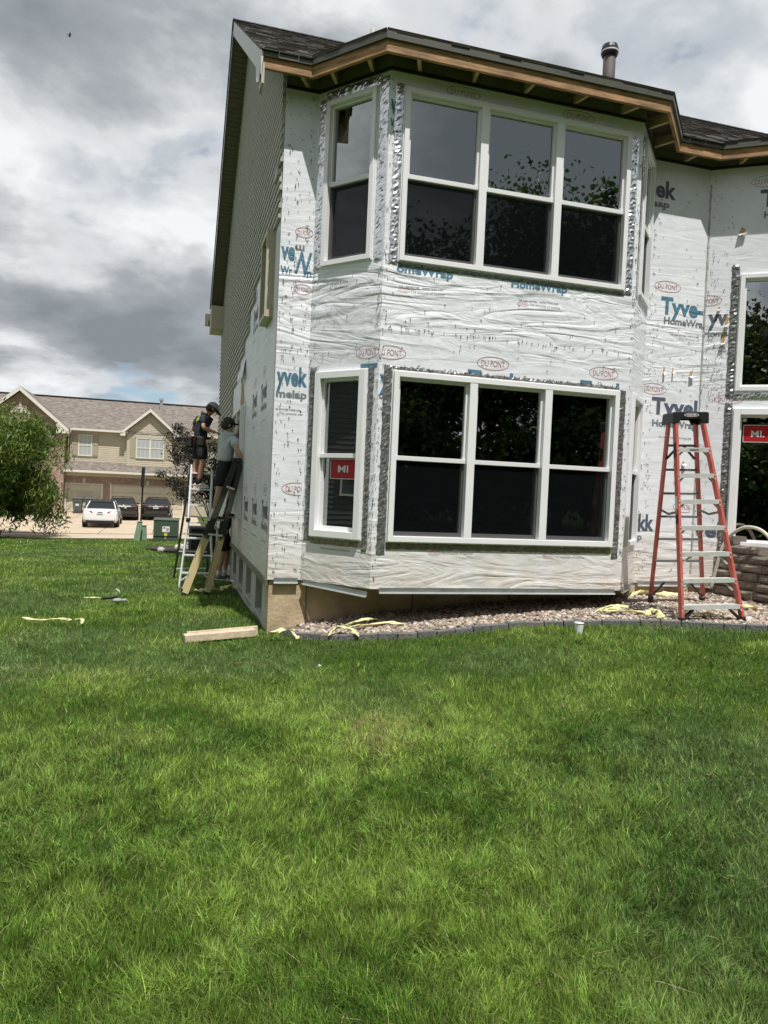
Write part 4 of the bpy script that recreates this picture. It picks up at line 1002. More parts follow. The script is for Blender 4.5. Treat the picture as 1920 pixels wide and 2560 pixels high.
# ------------------------------------------------------------------ red fibreglass stepladder
def red_ladder():
    FL, FR = Vector((3.226, 7.789, -1.285)), Vector((3.909, 7.845, -1.252))
    RL, RR = Vector((3.298, 8.93, -1.245)), Vector((4.02, 9.12, -1.235))
    Tc = Vector((3.27, 8.10, 1.005)); ax = (FR-FL).normalized()
    TL, TR = Tc-ax*.155+Vector((0, 0, -.10)), Tc+ax*.155+Vector((0, 0, -.10))
    fw = Vector((ax.y, -ax.x, 0)).normalized()           # towards the viewer
    t = thing('stepladder', 'tall red fibreglass stepladder with black cap standing on the gravel edge', 'stepladder', (3.6, 8.4, -1.27), 0, org=(3.6, 8.4, -1.27))
    TLf, TRf, TLr, TRr = TL+fw*.09, TR+fw*.09, TL-fw*.07, TR-fw*.07
    def channel(a, b, s):         # C-section rail: web + two flanges
        w = MB(); d = (b-a).normalized(); up = fw
        w.bar(a+ax*s*.0, b+ax*s*.0, .006, .078, up=up)
        for e in (-1, 1): w.bar(a-ax*s*.016+fw*.036*e, b-ax*s*.016+fw*.036*e, .034, .006, up=up)
        return w
    for a, b, s in ((FL, TLf, -1), (FR, TRf, 1)):
        w = MB(); w.bar(a, b, .030, .078, up=fw); w.build('front_rail', MATS['red_fibre'], t, bevel=.004)
    for a, b, s in ((RL, TLr, -1), (RR, TRr, 1)):
        w = MB(); w.bar(a+Vector((0, 0, .10)), b, .028, .062, up=fw); w.build('rear_rail', MATS['red_fibre'], t, bevel=.004)
    n = 7
    for k in range(n):
        f = (.10+k*.1285); a, b = FL.lerp(TLf, f), FR.lerp(TRf, f)
        w = MB(); w.bar(a+ax*.012, b-ax*.012, .085, .006, up=(0, 0, 1)); w.bar(a+ax*.012+fw*.041+Vector((0, 0, -.022)), b-ax*.012+fw*.041+Vector((0, 0, -.022)), .005, .046)
        w.bar(a+ax*.012-fw*.041+Vector((0, 0, -.014)), b-ax*.012-fw*.041+Vector((0, 0, -.014)), .005, .03)
        st = w.build('step', MATS['alu'], t)
        for s, p in ((1, a), (-1, b)):
            MB().bar(p+ax*s*.018+Vector((0, 0, -.13 if k < 3 else -.085))+fw*.02, p+ax*s*(.13 if k < 3 else .07)+Vector((0, 0, -.03))+fw*.02, .006, .020).build('knee_brace', MATS['alu' if k else 'black_plastic'], t)
        for s, p in ((-1, a), (1, b)):
            for dz in (-.012, -.055):
                q = p+Vector((0, 0, dz)); MB().tube([q+fw*.036, q+fw*.046], .008, 8).build('rivet', MATS['alu'], st)
        f2 = .14+k*.125; a, b = RL.lerp(TLr, f2), RR.lerp(TRr, f2)
        MB().bar(a, b, .03, .026).build('rear_brace', MATS['alu_dull'], t)
        if k in (0, 6):
            for s, p in ((1, a), (-1, b)): MB().bar(p+ax*s*.01+Vector((0, 0, -.15)), p+ax*s*.15, .02, .022).build('knee_brace', MATS['black_plastic'], t)
    for p, q in ((FL, TLf), (FR, TRf)):
        d = (q-p).normalized(); MB().bar(p-d*.0, p+d*.09, .042, .09, up=fw).build('foot', MATS['black_plastic'], t, bevel=.006)
        s = 1 if p is FL else -1
        w = MB(); w.bar(p+d*.05+ax*s*.02, FL.lerp(TLf, .10)+ax*.17 if s > 0 else FR.lerp(TRf, .10)-ax*.17, .012, .07, up=fw); w.build('foot_brace', MATS['black_plastic'], t, bevel=.003)
    for p in (RL, RR): 
        q = TLr if p is RL else TRr; d = (q-p).normalized(); MB().bar(p, p+d*.14, .044, .075, up=fw).build('foot', MATS['black_plastic'], t, bevel=.008)
    for a, b in ((FL.lerp(TLf, .555), RL.lerp(TLr, .555)), (FR.lerp(TRf, .555), RR.lerp(TRr, .555))):
        m_ = (a+b)/2+Vector((0, 0, -.04)); w = MB(); w.bar(a, m_, .006, .026); w.bar(m_, b, .006, .026); w.build('spreader', MATS['alu_dull'], t)
    # moulded cap with arched front
    w = MB(); c = Tc; hw2 = .205
    prof = [(-hw2, -.115), (-hw2*.97, .0), (-hw2*.82, .012), (hw2*.82, .012), (hw2*.97, .0), (hw2, -.115), (hw2*.66, -.115), (hw2*.52, -.06), (-hw2*.52, -.06), (-hw2*.66, -.115)]
    pts = [c+ax*x+fw*.135+Vector((0, 0, z)) for x, z in prof]
    w.prism(pts, -fw*.022); w.prism([p-fw*.25 for p in pts], -fw*.022)
    w.prism([c+ax*x+fw*y+Vector((0, 0, -.012)) for x, y in ((-hw2*.95, .135), (hw2*.95, .135), (hw2*.95, -.137), (-hw2*.95, -.137))], (0, 0, .022))
    for s in (-1, 1): w.prism([c+ax*s*hw2*.98+fw*y+Vector((0, 0, z)) for y, z in ((.13, -.115), (.13, 0), (-.13, 0), (-.13, -.115))], -ax*s*.02)
    cap = w.build('cap', MATS['black_plastic'], t, bevel=.008)
    def PC(a, dd, z): p = c+ax*a+fw*(.1365+dd)+Vector((0, 0, -.024+z)); return p
    e = MB(); m = 30
    for k in range(m):
        t0, t1 = 6.2832*k/m, 6.2832*(k+1)/m; e.poly([PC(.082*math.cos(t0), .0005, .020*math.sin(t0)), PC(.082*math.cos(t1), .0005, .020*math.sin(t1)), PC(.074*math.cos(t1), .0005, .016*math.sin(t1)), PC(.074*math.cos(t0), .0005, .016*math.sin(t0))])
    e.build('cap_badge', MATS['white_print'], cap, fix=False)
    put_text('WERNER', PC, -.055, -.008, .11, .016, 'white_print', cap, 'cap_lettering', d=.001, bold=.03)
    # printed labels on the left rail and first step
    for f, h in ((.86, .16), (.60, .14), (.52, .10)):
        p = FL.lerp(TLf, f); d = (TLf-FL).normalized(); MB().bar(p-ax*.017-d*h/2, p-ax*.017-d*h/2+d*h, .003, .05, up=fw).build('rail_label', MATS['white_print' if f == .60 else 'black'], t)
    a = FL.lerp(TLf, .10+6*.1285); b = FR.lerp(TRf, .10+6*.1285); m2 = (a+b)/2
    PSx = lambda x, dd, z: m2+ax*x+fw*(.044+dd)+Vector((0, 0, -.022+z))
    MB().fbox(PSx, -.045, .055, .0, .001, -.006, .006).build('step_label', MATS['black'], t)
red_ladder()

# ------------------------------------------------------------------ aluminium multi-position ladder
def alu_ladder():
    t = thing('aluminium_ladder', 'bright aluminium articulated ladder under the worker in navy shirt', 'ladder', (-3.3, 12.8, -1.78), 0, org=(-3.3, 12.8, -1.78))
    gl = g1(-3.42, 12.45)
    # front section: flared lower legs, straight upper part
    lf, lm, lt = Vector((-3.425, 12.42, gl)), Vector((-3.36, 12.62, -.62)), Vector((-3.415, 12.92, .33))
    rf, rm, rt_ = Vector((-2.86, 12.50, g1(-2.86, 12.5))), Vector((-3.00, 12.66, -.62)), Vector((-3.06, 12.95, .26))
    for a, b, c in ((lf, lm, lt), (rf, rm, rt_)):
        MB().bar(a, b, .028, .07, up=(0, -1, 0)).build('rail', MATS['alu_bright'], t, bevel=.004)
        MB().bar(b, c, .028, .07, up=(0, -1, 0)).build('rail', MATS['alu_bright'], t, bevel=.004)
        MB().tube([b+Vector((-.03, -.02, 0)), b+Vector((.03, -.02, 0))], .04, 12).build('hinge', MATS['black_plastic'], t)
    def at(a, b, c, z):
        return a.lerp(b, (z-a.z)/(b.z-a.z)) if z < b.z else b.lerp(c, (z-b.z)/(c.z-b.z))
    for z in (-1.52, -1.22, -.93, -.66, -.37, -.09, .195):
        p, q = at(lf, lm, lt, z), at(rf, rm, rt_, z)
        MB().bar(p, q, .045, .032).build('rung', MATS['alu_bright'], t, bevel=.004)
        if z < -1.5:
            for a, b in ((p, q), (q, p)): MB().bar(a+Vector((0, 0, -.13)), a.lerp(b, .33), .012, .025).build('brace', MATS['alu_bright'], t)
    # rear section: its shade is put in as dark olive rails
    rl0, rl1 = Vector((-3.90, 13.75, g1(-3.9, 13.75))), Vector((-3.45, 13.02, .30)); rr0, rr1 = Vector((-3.30, 13.85, g1(-3.3, 13.85))), Vector((-3.10, 13.06, .24))
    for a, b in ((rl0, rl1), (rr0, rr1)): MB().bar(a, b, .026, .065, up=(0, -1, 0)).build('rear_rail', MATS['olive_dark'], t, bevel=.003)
    for f in (.10, .26, .42, .58, .74): MB().bar(rl0.lerp(rl1, f), rr0.lerp(rr1, f), .04, .025).build('rung', MATS['alu'], t)
    MB().tube([(lt.x, lt.y, lt.z), (rl1.x, rl1.y, rl1.z)], .03, 10).build('hinge', MATS['black_plastic'], t); MB().tube([(rt_.x, rt_.y, rt_.z), (rr1.x, rr1.y, rr1.z)], .03, 10).build('hinge', MATS['black_plastic'], t)
alu_ladder()

def yellow_ladder():
    t = hthing('yellow_stepladder', 'worn yellow fibreglass stepladder stained black, closed and leaning against the wrapped side wall', 'stepladder', .45, 12.0, gh(.45, 12.0))
    m = bpy.data.materials.new('yellow_fibre'); m.use_nodes = True; nt = m.node_tree; N = nt.nodes; L = nt.links; b = N['Principled BSDF']; b.inputs['Roughness'].default_value = .6; MATS['yellow_fibre'] = m
    tc = N.new('ShaderNodeTexCoord'); sep = N.new('ShaderNodeSeparateXYZ'); L.new(tc.outputs['Object'], sep.inputs[0]); nz = N.new('ShaderNodeTexNoise'); nz.inputs['Scale'].default_value = 9; L.new(tc.outputs['Object'], nz.inputs[0])
    ad = N.new('ShaderNodeMath'); ad.operation = 'MULTIPLY_ADD'; ad.inputs[1].default_value = .35; L.new(nz.outputs[0], ad.inputs[0]); L.new(sep.outputs[2], ad.inputs[2])
    r = N.new('ShaderNodeValToRGB'); mr = N.new('ShaderNodeMapRange'); mr.inputs['From Max'].default_value = 2.4; L.new(ad.outputs[0], mr.inputs[0]); L.new(mr.outputs[0], r.inputs[0]); e = r.color_ramp.elements
    e[0].position = 0; e[0].color = (.66, .54, .30, 1); e[1].position = .44; e[1].color = (.62, .49, .26, 1)
    for p, c in ((.47, (.02, .02, .018)), (.58, (.02, .02, .018)), (.62, (.20, .18, .11)), (.70, (.14, .14, .10)), (.78, (.025, .025, .02)), (1, (.02, .02, .02))):
        x = e.new(p); x.color = (*c, 1)
    L.new(r.outputs[0], b.inputs['Base Color'])
    g_ = lambda u, v: gh(u, v)
    F = {}
    for nm, v in (('near', 11.78), ('far', 12.22)):
        a, b2 = Vector((.20, v, g_(.20, v)+.01)), Vector((.93, v+.0, .42)); c, d = Vector((.55, v, g_(.55, v)+.01)), Vector((1.0, v, .36))
        F[nm] = (a, b2, c, d)
        MB().bar(a, b2, .03, .095, up=(-1, 0, .4)).build('front_rail', m, t, bevel=.004)
        MB().bar(c, d, .03, .075, up=(-1, 0, .2)).build('rear_rail', m, t, bevel=.004)
    for k in range(6):
        f = .14+k*.142; p, q = F['near'][0].lerp(F['near'][1], f), F['far'][0].lerp(F['far'][1], f)
        MB().bar(p, q, .095, .028).build('step', MATS['alu_dull' if k < 3 else 'lumber_pale'], t)
        p, q = F['near'][2].lerp(F['near'][3], f), F['far'][2].lerp(F['far'][3], f); MB().bar(p, q, .03, .03).build('rear_brace', MATS['alu_dull'], t)
    for f in (.45, .80):
        p, q = F['near'][0].lerp(F['near'][1], f), F['near'][2].lerp(F['near'][3], f); MB().bar(p+Vector((0, -.02, 0)), q+Vector((0, -.02, 0)), .008, .03).build('spreader', MATS['alu'], t)
    for nm in F:
        for i in (0, 2): p = F[nm][i]; q = F[nm][i+1]; d = (q-p).normalized(); MB().bar(p-d*.005, p+d*.05, .045, .105, up=(-1, 0, .4)).build('foot', MATS['black_plastic'], t)
    c = (F['near'][1]+F['far'][3])/2; MB().bx(c.x-.10, min(c.x+.08, 1.0), 11.74, 12.26, .38, .44).build('cap', MATS['black_plastic'], t, bevel=.01)
yellow_ladder()

# ------------------------------------------------------------------ debris
def ribbon(name, label, pts, w, th, m='insulation', cat='insulation', group=None, wob=.5):
    """a torn strip of foam: uneven width and thickness along a path in world coordinates"""
    b = MB(); P = [Vector(p) for p in pts]; Q = []
    for i in range(len(P)-1):
        for k in range(5):
            t = k/5; a = [P[max(i-1, 0)], P[i], P[i+1], P[min(i+2, len(P)-1)]]
            Q.append(.5*((2*a[1])+(a[2]-a[0])*t+(2*a[0]-5*a[1]+4*a[2]-a[3])*t*t+(3*a[1]-a[0]-3*a[2]+a[3])*t**3))
    Q.append(P[-1]); n = len(Q); o = Q[0].copy()
    for i, p in enumerate(Q):
        d = (Q[min(i+1, n-1)]-Q[max(i-1, 0)]).normalized(); s = d.cross(Vector((0, 0, 1)))
        if s.length < .01: s = Vector((1, 0, 0))
        s.normalize(); u = s.cross(d); ww = .85*w*(1+random.uniform(-wob, wob))*(.45 if i in (0, n-1) else 1); hh = .6*th*(1+random.uniform(-wob, wob))
        tw_ = math.sin(i*.55+w*90)*1.1
        for k in range(6):
            an = 2*math.pi*k/6; q_ = (math.cos(an)*ww/2*random.uniform(.8, 1.15), math.sin(an)*hh/2); b.v.append(tuple(p-o+s*(q_[0]*math.cos(tw_)-q_[1]*math.sin(tw_))+u*(q_[0]*math.sin(tw_)*.6+q_[1]*math.cos(tw_))))
    for i in range(n-1):
        for k in range(6): b.f.append((i*6+k, i*6+(k+1) % 6, (i+1)*6+(k+1) % 6, (i+1)*6+k)); b.mi.append(0)
    b.f += [tuple(reversed(range(6))), tuple((n-1)*6+k for k in range(6))]; b.mi += [0, 0]
    ob = b.build(name, MATS[m]); ob.location = o; tag(ob, label, cat, group); return ob
def gp(x, y, dz=.0): return (x, y, g1(x, y)+dz)
G_ = 'torn strips of yellow foam insulation'
ribbon('insulation_strip', 'long thin yellow foam strip lying alone on the open lawn at left', [gp(-4.03, 8.25, .07), gp(-3.8, 8.18, .06), gp(-3.6, 8.22, .08), gp(-3.45, 8.17, .08), gp(-3.34, 8.20, .09), gp(-3.30, 8.10, .06)], .05, .035, group=G_)
ribbon('insulation_strip', 'yellow foam strip arched against the edging by the foundation corner', [gp(-1.16, 7.78, .03), gp(-1.12, 7.72, .10), gp(-1.02, 7.70, .12), gp(-.92, 7.68, .10), gp(-.84, 7.64, .03)], .07, .03, group=G_)
for k, (lab, pts) in enumerate((('yellow foam strip hanging from the gravel over the edging, lowest of its tangle', [gp(-.52, 7.58, .06), gp(-.44, 7.62, .13), gp(-.30, 7.60, .12), gp(-.20, 7.52, .05)]),
                                ('yellow foam strip crossing the tangle on the edging, rising to the right', [gp(-.46, 7.62, .12), gp(-.30, 7.70, .15), gp(-.16, 7.80, .16), gp(-.02, 7.92, .13)]),
                                ('longest yellow foam strip of the tangle, lying across the gravel', [gp(-.34, 7.70, .12), gp(-.12, 7.80, .10), gp(.10, 7.90, .09), gp(.28, 7.86, .07)]))):
    ribbon('insulation_strip', lab, pts, .06, .03, group=G_)
ribbon('insulation_strip', 'coiled yellow foam strip on the gravel in front of the bay shadow', [gp(2.45, 8.25, .08), gp(2.62, 8.30, .13), gp(2.80, 8.28, .12), gp(2.70, 8.20, .14), gp(2.52, 8.20, .10), gp(2.72, 8.14, .10), gp(2.98, 8.16, .08)], .07, .04, group=G_)
ribbon('insulation_scrap', 'crumpled yellow foam scrap on the edging left of the red stepladder', [gp(2.86, 7.86, .10), gp(2.93, 7.90, .15), gp(3.02, 7.88, .13), gp(3.0, 7.82, .07)], .10, .06, group=G_)
ribbon('insulation_strip', 'pale foam strip along the wall behind the red stepladder', [gp(3.15, 9.35, .06), gp(3.35, 9.42, .10), gp(3.6, 9.38, .08), gp(3.85, 9.45, .07)], .12, .05, group=G_)
ribbon('insulation_strip', 'yellow foam strip on the gravel between the legs of the red stepladder', [gp(3.45, 8.02, .08), gp(3.6, 8.05, .10), gp(3.78, 8.02, .07)], .06, .03, group=G_)
ribbon('insulation_scrap', 'yellow foam scrap on the gravel right of the red stepladder', [gp(4.08, 8.55, .08), gp(4.22, 8.5, .11), gp(4.38, 8.45, .08)], .10, .05, group=G_)
ribbon('insulation_strip', 'long pale yellow foam strip under the feet of the yellow stepladder', [gp(-3.08, 11.48, .05), gp(-2.95, 11.55, .07), gp(-2.80, 11.58, .08), gp(-2.66, 11.66, .08), gp(-2.55, 11.75, .05)], .13, .05, group=G_)
ribbon('insulation_strip', 'ragged pale foam strip lying between the yellow stepladder and the foundation', [gp(-2.62, 11.95, .05), gp(-2.52, 12.0, .08), gp(-2.42, 12.05, .08), gp(-2.36, 12.0, .04)], .11, .05, group=G_)
ribbon('insulation_scrap', 'small pale foam sliver beside the black hand tool on the lawn', [gp(-4.25, 10.48, .06), gp(-4.1, 10.46, .07), gp(-3.98, 10.5, .06)], .035, .02, group=G_)
ribbon('metal_strip', 'short thin metal strip lying on the grass beside the basement windows', [gp(-2.69, 12.67, .10), gp(-2.45, 12.62, .10)], .035, .008, 'alu', 'metal strip', wob=0)
ribbon('paper_scrap', 'tiny white scrap lying on the front lawn', [gp(-.52, 6.3, .05), gp(-.50, 6.28, .08), gp(-.48, 6.29, .06)], .03, .012, 'white_print', 'scrap')
def misc():
    # timber
    a, b = Vector(gp(-2.04, 7.66, .045)), Vector(gp(-1.36, 7.98, .06)); o = (a+b)/2
    t = thing('timber_offcut', 'short pale timber lying on the grass by the foundation corner', 'timber', o, 0, org=o)
    mat('timber', (.62, .50, .36), .8, var=.2, vscale=6, bump=.3, bscale=40)
    w = MB(); w.bar(a, b, .12, .075); w.build('plank', MATS['timber'], t, bevel=.004)
    w = MB(); w.bar(a+Vector((.01, .075, .0)), b+Vector((.02, .08, .0)), .03, .11); w.build('side_strip', MATS['timber'], t, bevel=.003)
    # cup
    p = Vector(gp(2.07, 7.56, .0)); t = thing('paper_cup', 'small white cup standing in the grass below the bay', 'cup', p, 0, org=(0, 0, 0))
    w = MB(); w.tube([(0, 0, .0), (0, 0, .11)], [.036, .046], 16); w.build('cup_body', MATS['white_print'], t, smooth=False)
    w = MB(); w.tube([(.047*math.cos(k*.3927), .047*math.sin(k*.3927), .112) for k in range(17)], .004, 6); w.build('rim', MATS['white_print'], t)
    # hand tool in the grass
    p = Vector(gp(-3.82, 10.45, 0)); t = thing('hand_tool', 'black pry tool with pale curved tip dropped on the left lawn', 'tool', p, .2, org=(0, 0, 0))
    MB().tube([(-.16, 0, .06), (-.05, .0, .075), (.05, 0, .09), (.09, .0, .13)], [.018, .022, .016, .012], 8).build('handle', MATS['black_plastic'], t, smooth=True)
    MB().tube([(.09, 0, .13), (.08, .01, .17), (.04, .01, .20)], [.012, .010, .008], 8).build('tip', MATS['hose'], t, smooth=True)
    p = Vector(gp(-3.68, 10.24, 0)); t = thing('work_glove', 'pale grey work glove lying beside the black tool', 'glove', p, .5, org=(0, 0, 0)); mat('glove', (.33, .36, .31), .9)
    w = MB(); w.ball((0, 0, .07), (.07, .045, .03), 10, 7); w.build('palm', MATS['glove'], t, smooth=True)
    for k in range(4): MB().tube([(.055, -.03+.02*k, .07), (.10+.01*(k % 2), -.034+.022*k, .075), (.13, -.034+.022*k, .06)], [.012, .012, .009], 7).build('finger', MATS['glove'], t, smooth=True)
    MB().tube([(-.02, .04, .07), (.02, .075, .07), (.05, .085, .06)], [.013, .012, .009], 7).build('thumb', MATS['glove'], t, smooth=True)
    # paper at the ladder foot
    p = Vector(gp(4.0, 7.90, 0)); w = MB(); w.poly([(-.05, -.03, .03), (.0, -.05, .08), (.05, -.03, .05), (.06, .04, .06), (.01, .03, .10), (-.04, .05, .05)])
    o = w.build('paper_scrap', MATS['white_print'], fix=False); o.location = p; tag(o, 'crumpled white paper scrap at the right foot of the red stepladder', 'scrap')
    md = o.modifiers.new('t', 'SOLIDIFY'); md.thickness = .006
    # bird
    t = thing('bird', 'small dark bird gliding high in the cloudy sky', 'bird', (-15.5*1.6, 34.5*1.6, 20.5*1.6), .5, org=(0, 0, 0)); t.scale = (.6, .6, .6)
    w = MB(); w.ball((0, 0, 0), (.20, .07, .06), 10, 7); w.ball((.2, 0, .02), (.06, .045, .045), 8, 6); w.build('body', MATS['bird'], t, smooth=True)
    for s in (-1, 1):
        w = MB(); w.add([(.10, s*.05, .02), (.16, s*.3, .10), (.02, s*.62, .04), (-.10, s*.30, .08), (-.08, s*.05, .02), (.10, s*.05, .0), (.16, s*.3, .08), (.02, s*.62, .035), (-.10, s*.30, .06), (-.08, s*.05, .0)], [(0, 1, 3, 4), (1, 2, 3), (5, 9, 8, 6), (6, 8, 7)]); w.build('wing', MATS['bird'], t, fix=False)
    w = MB(); w.prism([(-.16, .03, 0), (-.38, .07, .01), (-.38, -.07, .01), (-.16, -.03, 0)], (0, 0, .012)); w.build('tail', MATS['bird'], t)
misc()

# ------------------------------------------------------------------ the neighbours' townhouse
def brick_mat():
    m = bpy.data.materials.new('brick'); m.use_nodes = True; nt = m.node_tree; N = nt.nodes; L = nt.links; b = N['Principled BSDF']; b.inputs['Roughness'].default_value = .9
    tc = N.new('ShaderNodeTexCoord'); mp = N.new('ShaderNodeMapping'); mp.inputs['Rotation'].default_value = (math.radians(90), 0, 0); L.new(tc.outputs['Object'], mp.inputs[0])
    br = N.new('ShaderNodeTexBrick'); L.new(mp.outputs[0], br.inputs[0]); br.inputs['Scale'].default_value = 1; br.inputs['Brick Width'].default_value = .21; br.inputs['Row Height'].default_value = .075
    br.inputs['Mortar Size'].default_value = .009; br.inputs['Mortar'].default_value = (.46, .41, .36, 1); br.inputs['Bias'].default_value = -.1
    n = N.new('ShaderNodeTexNoise'); n.inputs['Scale'].default_value = 4.5; n.inputs['Detail'].default_value = 2; L.new(tc.outputs['Object'], n.inputs[0])
    for i, cols in enumerate((((.22, .10, .075), (.38, .26, .21)), ((.33, .17, .13), (.18, .095, .08)))):
        r = N.new('ShaderNodeValToRGB'); L.new(n.outputs[0], r.inputs[0]); r.color_ramp.elements[0].position = .4; r.color_ramp.elements[1].position = .6
        r.color_ramp.elements[0].color = (*cols[0], 1); r.color_ramp.elements[1].color = (*cols[1], 1); L.new(r.outputs[0], br.inputs['Color1' if i == 0 else 'Color2'])
    L.new(br.outputs[0], b.inputs['Base Color']); MATS['brick'] = m
brick_mat()
def roof_mat(name, cols):
    m = bpy.data.materials.new(name); m.use_nodes = True; nt = m.node_tree; N = nt.nodes; L = nt.links; b = N['Principled BSDF']; b.inputs['Roughness'].default_value = .95
    tc = N.new('ShaderNodeTexCoord'); mp = N.new('ShaderNodeMapping'); mp.inputs['Scale'].default_value = (3.2, 3.2, 11); L.new(tc.outputs['Object'], mp.inputs[0])
    n = N.new('ShaderNodeTexNoise'); n.inputs['Scale'].default_value = 1; n.inputs['Detail'].default_value = 3; L.new(mp.outputs[0], n.inputs[0])
    r = N.new('ShaderNodeValToRGB'); L.new(n.outputs[0], r.inputs[0]); r.color_ramp.elements[0].position = .36; r.color_ramp.elements[1].position = .64
    r.color_ramp.elements[0].color = (*cols[0], 1); r.color_ramp.elements[1].color = (*cols[1], 1); L.new(r.outputs[0], b.inputs['Base Color']); MATS[name] = m
roof_mat('n_shingle', ((.125, .105, .09), (.235, .20, .17)))
mat('n_siding', (.50, .44, .335), .7, var=.05, vscale=2)
mat('n_white', (.72, .68, .60), .6)
mat('n_stone', (.52, .47, .38), .85)
mat('n_shutter', (.36, .32, .22), .7)
mat('n_door', (.62, .57, .44), .6, var=.04)
mat('n_glass', (.10, .12, .13), .08, spec=.8)
mat('n_blind', (.42, .44, .44), .3, spec=.8)
mat('n_gable_vent', (.50, .46, .38), .8)
def lap(w, u0, u1, v, z0, z1, ex=.13, top=None):
    """lapped boards as real steps; top(u) limits the height"""
    z = z0
    while z < z1-.01:
        zt = min(z+ex, z1); a, b = u0, u1
        if top:
            a, b = top(zt)
            if b-a < .05: break
        w.add([(a, v-.022, z), (b, v-.022, z), (b, v-.004, zt), (a, v-.004, zt), (a, v, z), (b, v, z)], [(0, 1, 2, 3), (4, 5, 1, 0)])
        z = zt
def neighbour():
    V0 = 55.0; gzv = -2.38
    t = hthing('neighbour_townhouse', 'beige and brick two storey townhouse with two garage doors across the lane', 'townhouse', -3.0, V0, gzv)
    def B(name, m, *a, parent=t, bevel=0): return MB().bx(*a).build(name, MATS[m], parent, bevel=bevel)
    # ground floor brick with door openings
    P = lambda a, d, z: (a, V0-d, z)
    wall('brick_wall', P, -7.4, 1.05, gzv-.4, .75, [(-7.22, -4.92, gzv-.4, -.34), (-4.28, .58, gzv-.4, -.30)], 'brick', t, thick=.25)
    # upper floor lap siding
    w = MB(); lap(w, -7.1, 3.4, V0+.3, 1.0, 3.55); w.bx(-7.1, 3.4, V0+.3, V0+.45, .7, 3.6); w.build('siding_wall', MATS['n_siding'], t, fix=False)
    apex = (-1.81, 5.15)
    w = MB(); top = lambda z: (-3.35+max(0, z-3.55)*1.0, -.27-max(0, z-3.55)*1.0)
    w.prism([(-3.35, V0+.0, 1.0), (-.27, V0+.0, 1.0), (-.27, V0+.0, 3.55), (-1.81, V0+.0, 4.95), (-3.35, V0+.0, 3.55)], (0, .3, 0)); lap(w, -3.35, -.27, V0-.002, 1.0, 4.9, top=lambda z: (-3.35, -.27) if z <= 3.55 else (-3.35+(z-3.55)*1.1, -.27-(z-3.55)*1.1)); w.build('gable_bay', MATS['n_siding'], t, fix=False)
    # main roof
    w = MB(); rz_, rv = 6.15, V0+5.3
    w.prism([(-15, V0-.05, 3.5), (6, V0-.05, 3.5), (6, rv, rz_), (-15, rv, rz_)], (0, 0, -.12)); w.prism([(-15, rv, rz_), (6, rv, rz_), (6, V0+11, 3.5), (-15, V0+11, 3.5)], (0, 0, -.12))
    rf = w.build('roof', MATS['n_shingle'], t, fix=True)
    MB().bx(-15, 6, rv-.18, rv+.18, rz_-.02, rz_+.05).build('ridge_vent', MATS['black'], rf)
    MB().tube([(-1.2, V0+4.2, 5.3), (-1.2, V0+4.2, 6.35)], .10, 12).build('flue', MATS['pipe_grey'], rf); MB().tube([(-1.2, V0+4.2, 6.28), (-1.2, V0+4.2, 6.45)], [.16, .16], 12).build('flue_cap', MATS['pipe_grey'], rf)
    B('gutter', 'n_white', -7.05, -3.3, V0-.16, V0-.05, 3.38, 3.52); B('gutter', 'n_white', .1, 3.6, V0-.16, V0-.05, 3.38, 3.52)
    B('soffit', 'n_white', -7.1, 3.5, V0-.05, V0+.32, 3.40, 3.46)
    # small front gable roof
    w = MB()
    for s in (-1, 1): w.prism([(apex[0], V0-.35, apex[1]+.05), (apex[0]+s*1.98, V0-.35, 3.42), (apex[0]+s*1.98, V0+3.4, 3.42), (apex[0], V0+3.4, apex[1]+.05)], (0, 0, -.10))
    w.build('gable_roof', MATS['n_shingle'], t)
    for s in (-1, 1):
        w = MB(); w.prism([(apex[0], V0-.37, apex[1]+.04), (apex[0]+s*1.98, V0-.37, 3.42), (apex[0]+s*1.98, V0-.37, 3.20), (apex[0], V0-.37, apex[1]-.20)], (0, .03, 0)); w.build('rake_board', MATS['n_white'], t)
        x = apex[0]+s*1.98; MB().bx(min(x, x-s*.34), max(x, x-s*.34), V0-.37, V0, 3.18, 3.42).build('eave_return', MATS['n_white'], t)
    # pent roof over the garages
    w = MB(); w.prism([(-7.3, V0-.75, .62), (1.2, V0-.75, .62), (1.2, V0+.28, 1.28), (-7.3, V0+.28, 1.28)], (0, 0, -.10)); w.build('pent_roof', MATS['n_shingle'], t)
    B('gutter', 'n_white', -7.3, 1.2, V0-.88, V0-.76, .48, .62); B('soffit', 'n_white', -7.3, 1.2, V0-.76, V0+.0, .46, .50)
    B('frieze_board', 'n_siding', -7.25, 1.15, V0-.20, V0-.03, .22, .46)
    # soldier course and keystones over the doors
    for a, b in ((-7.25, -4.9), (-4.3, .6)):
        k = 0; x = a
        while x < b-.03:
            MB().bx(x+.004, x+.07, V0-.035, V0-.01, -.28, .0).build('brick', MATS['brick'], t); x += .078
        c = (a+b)/2; w = MB(); w.prism([(c-.12, V0-.07, .06), (c+.12, V0-.07, .06), (c+.075, V0-.07, -.26), (c-.075, V0-.07, -.26)], (0, .06, 0)); w.build('keystone', MATS['n_stone'], t)
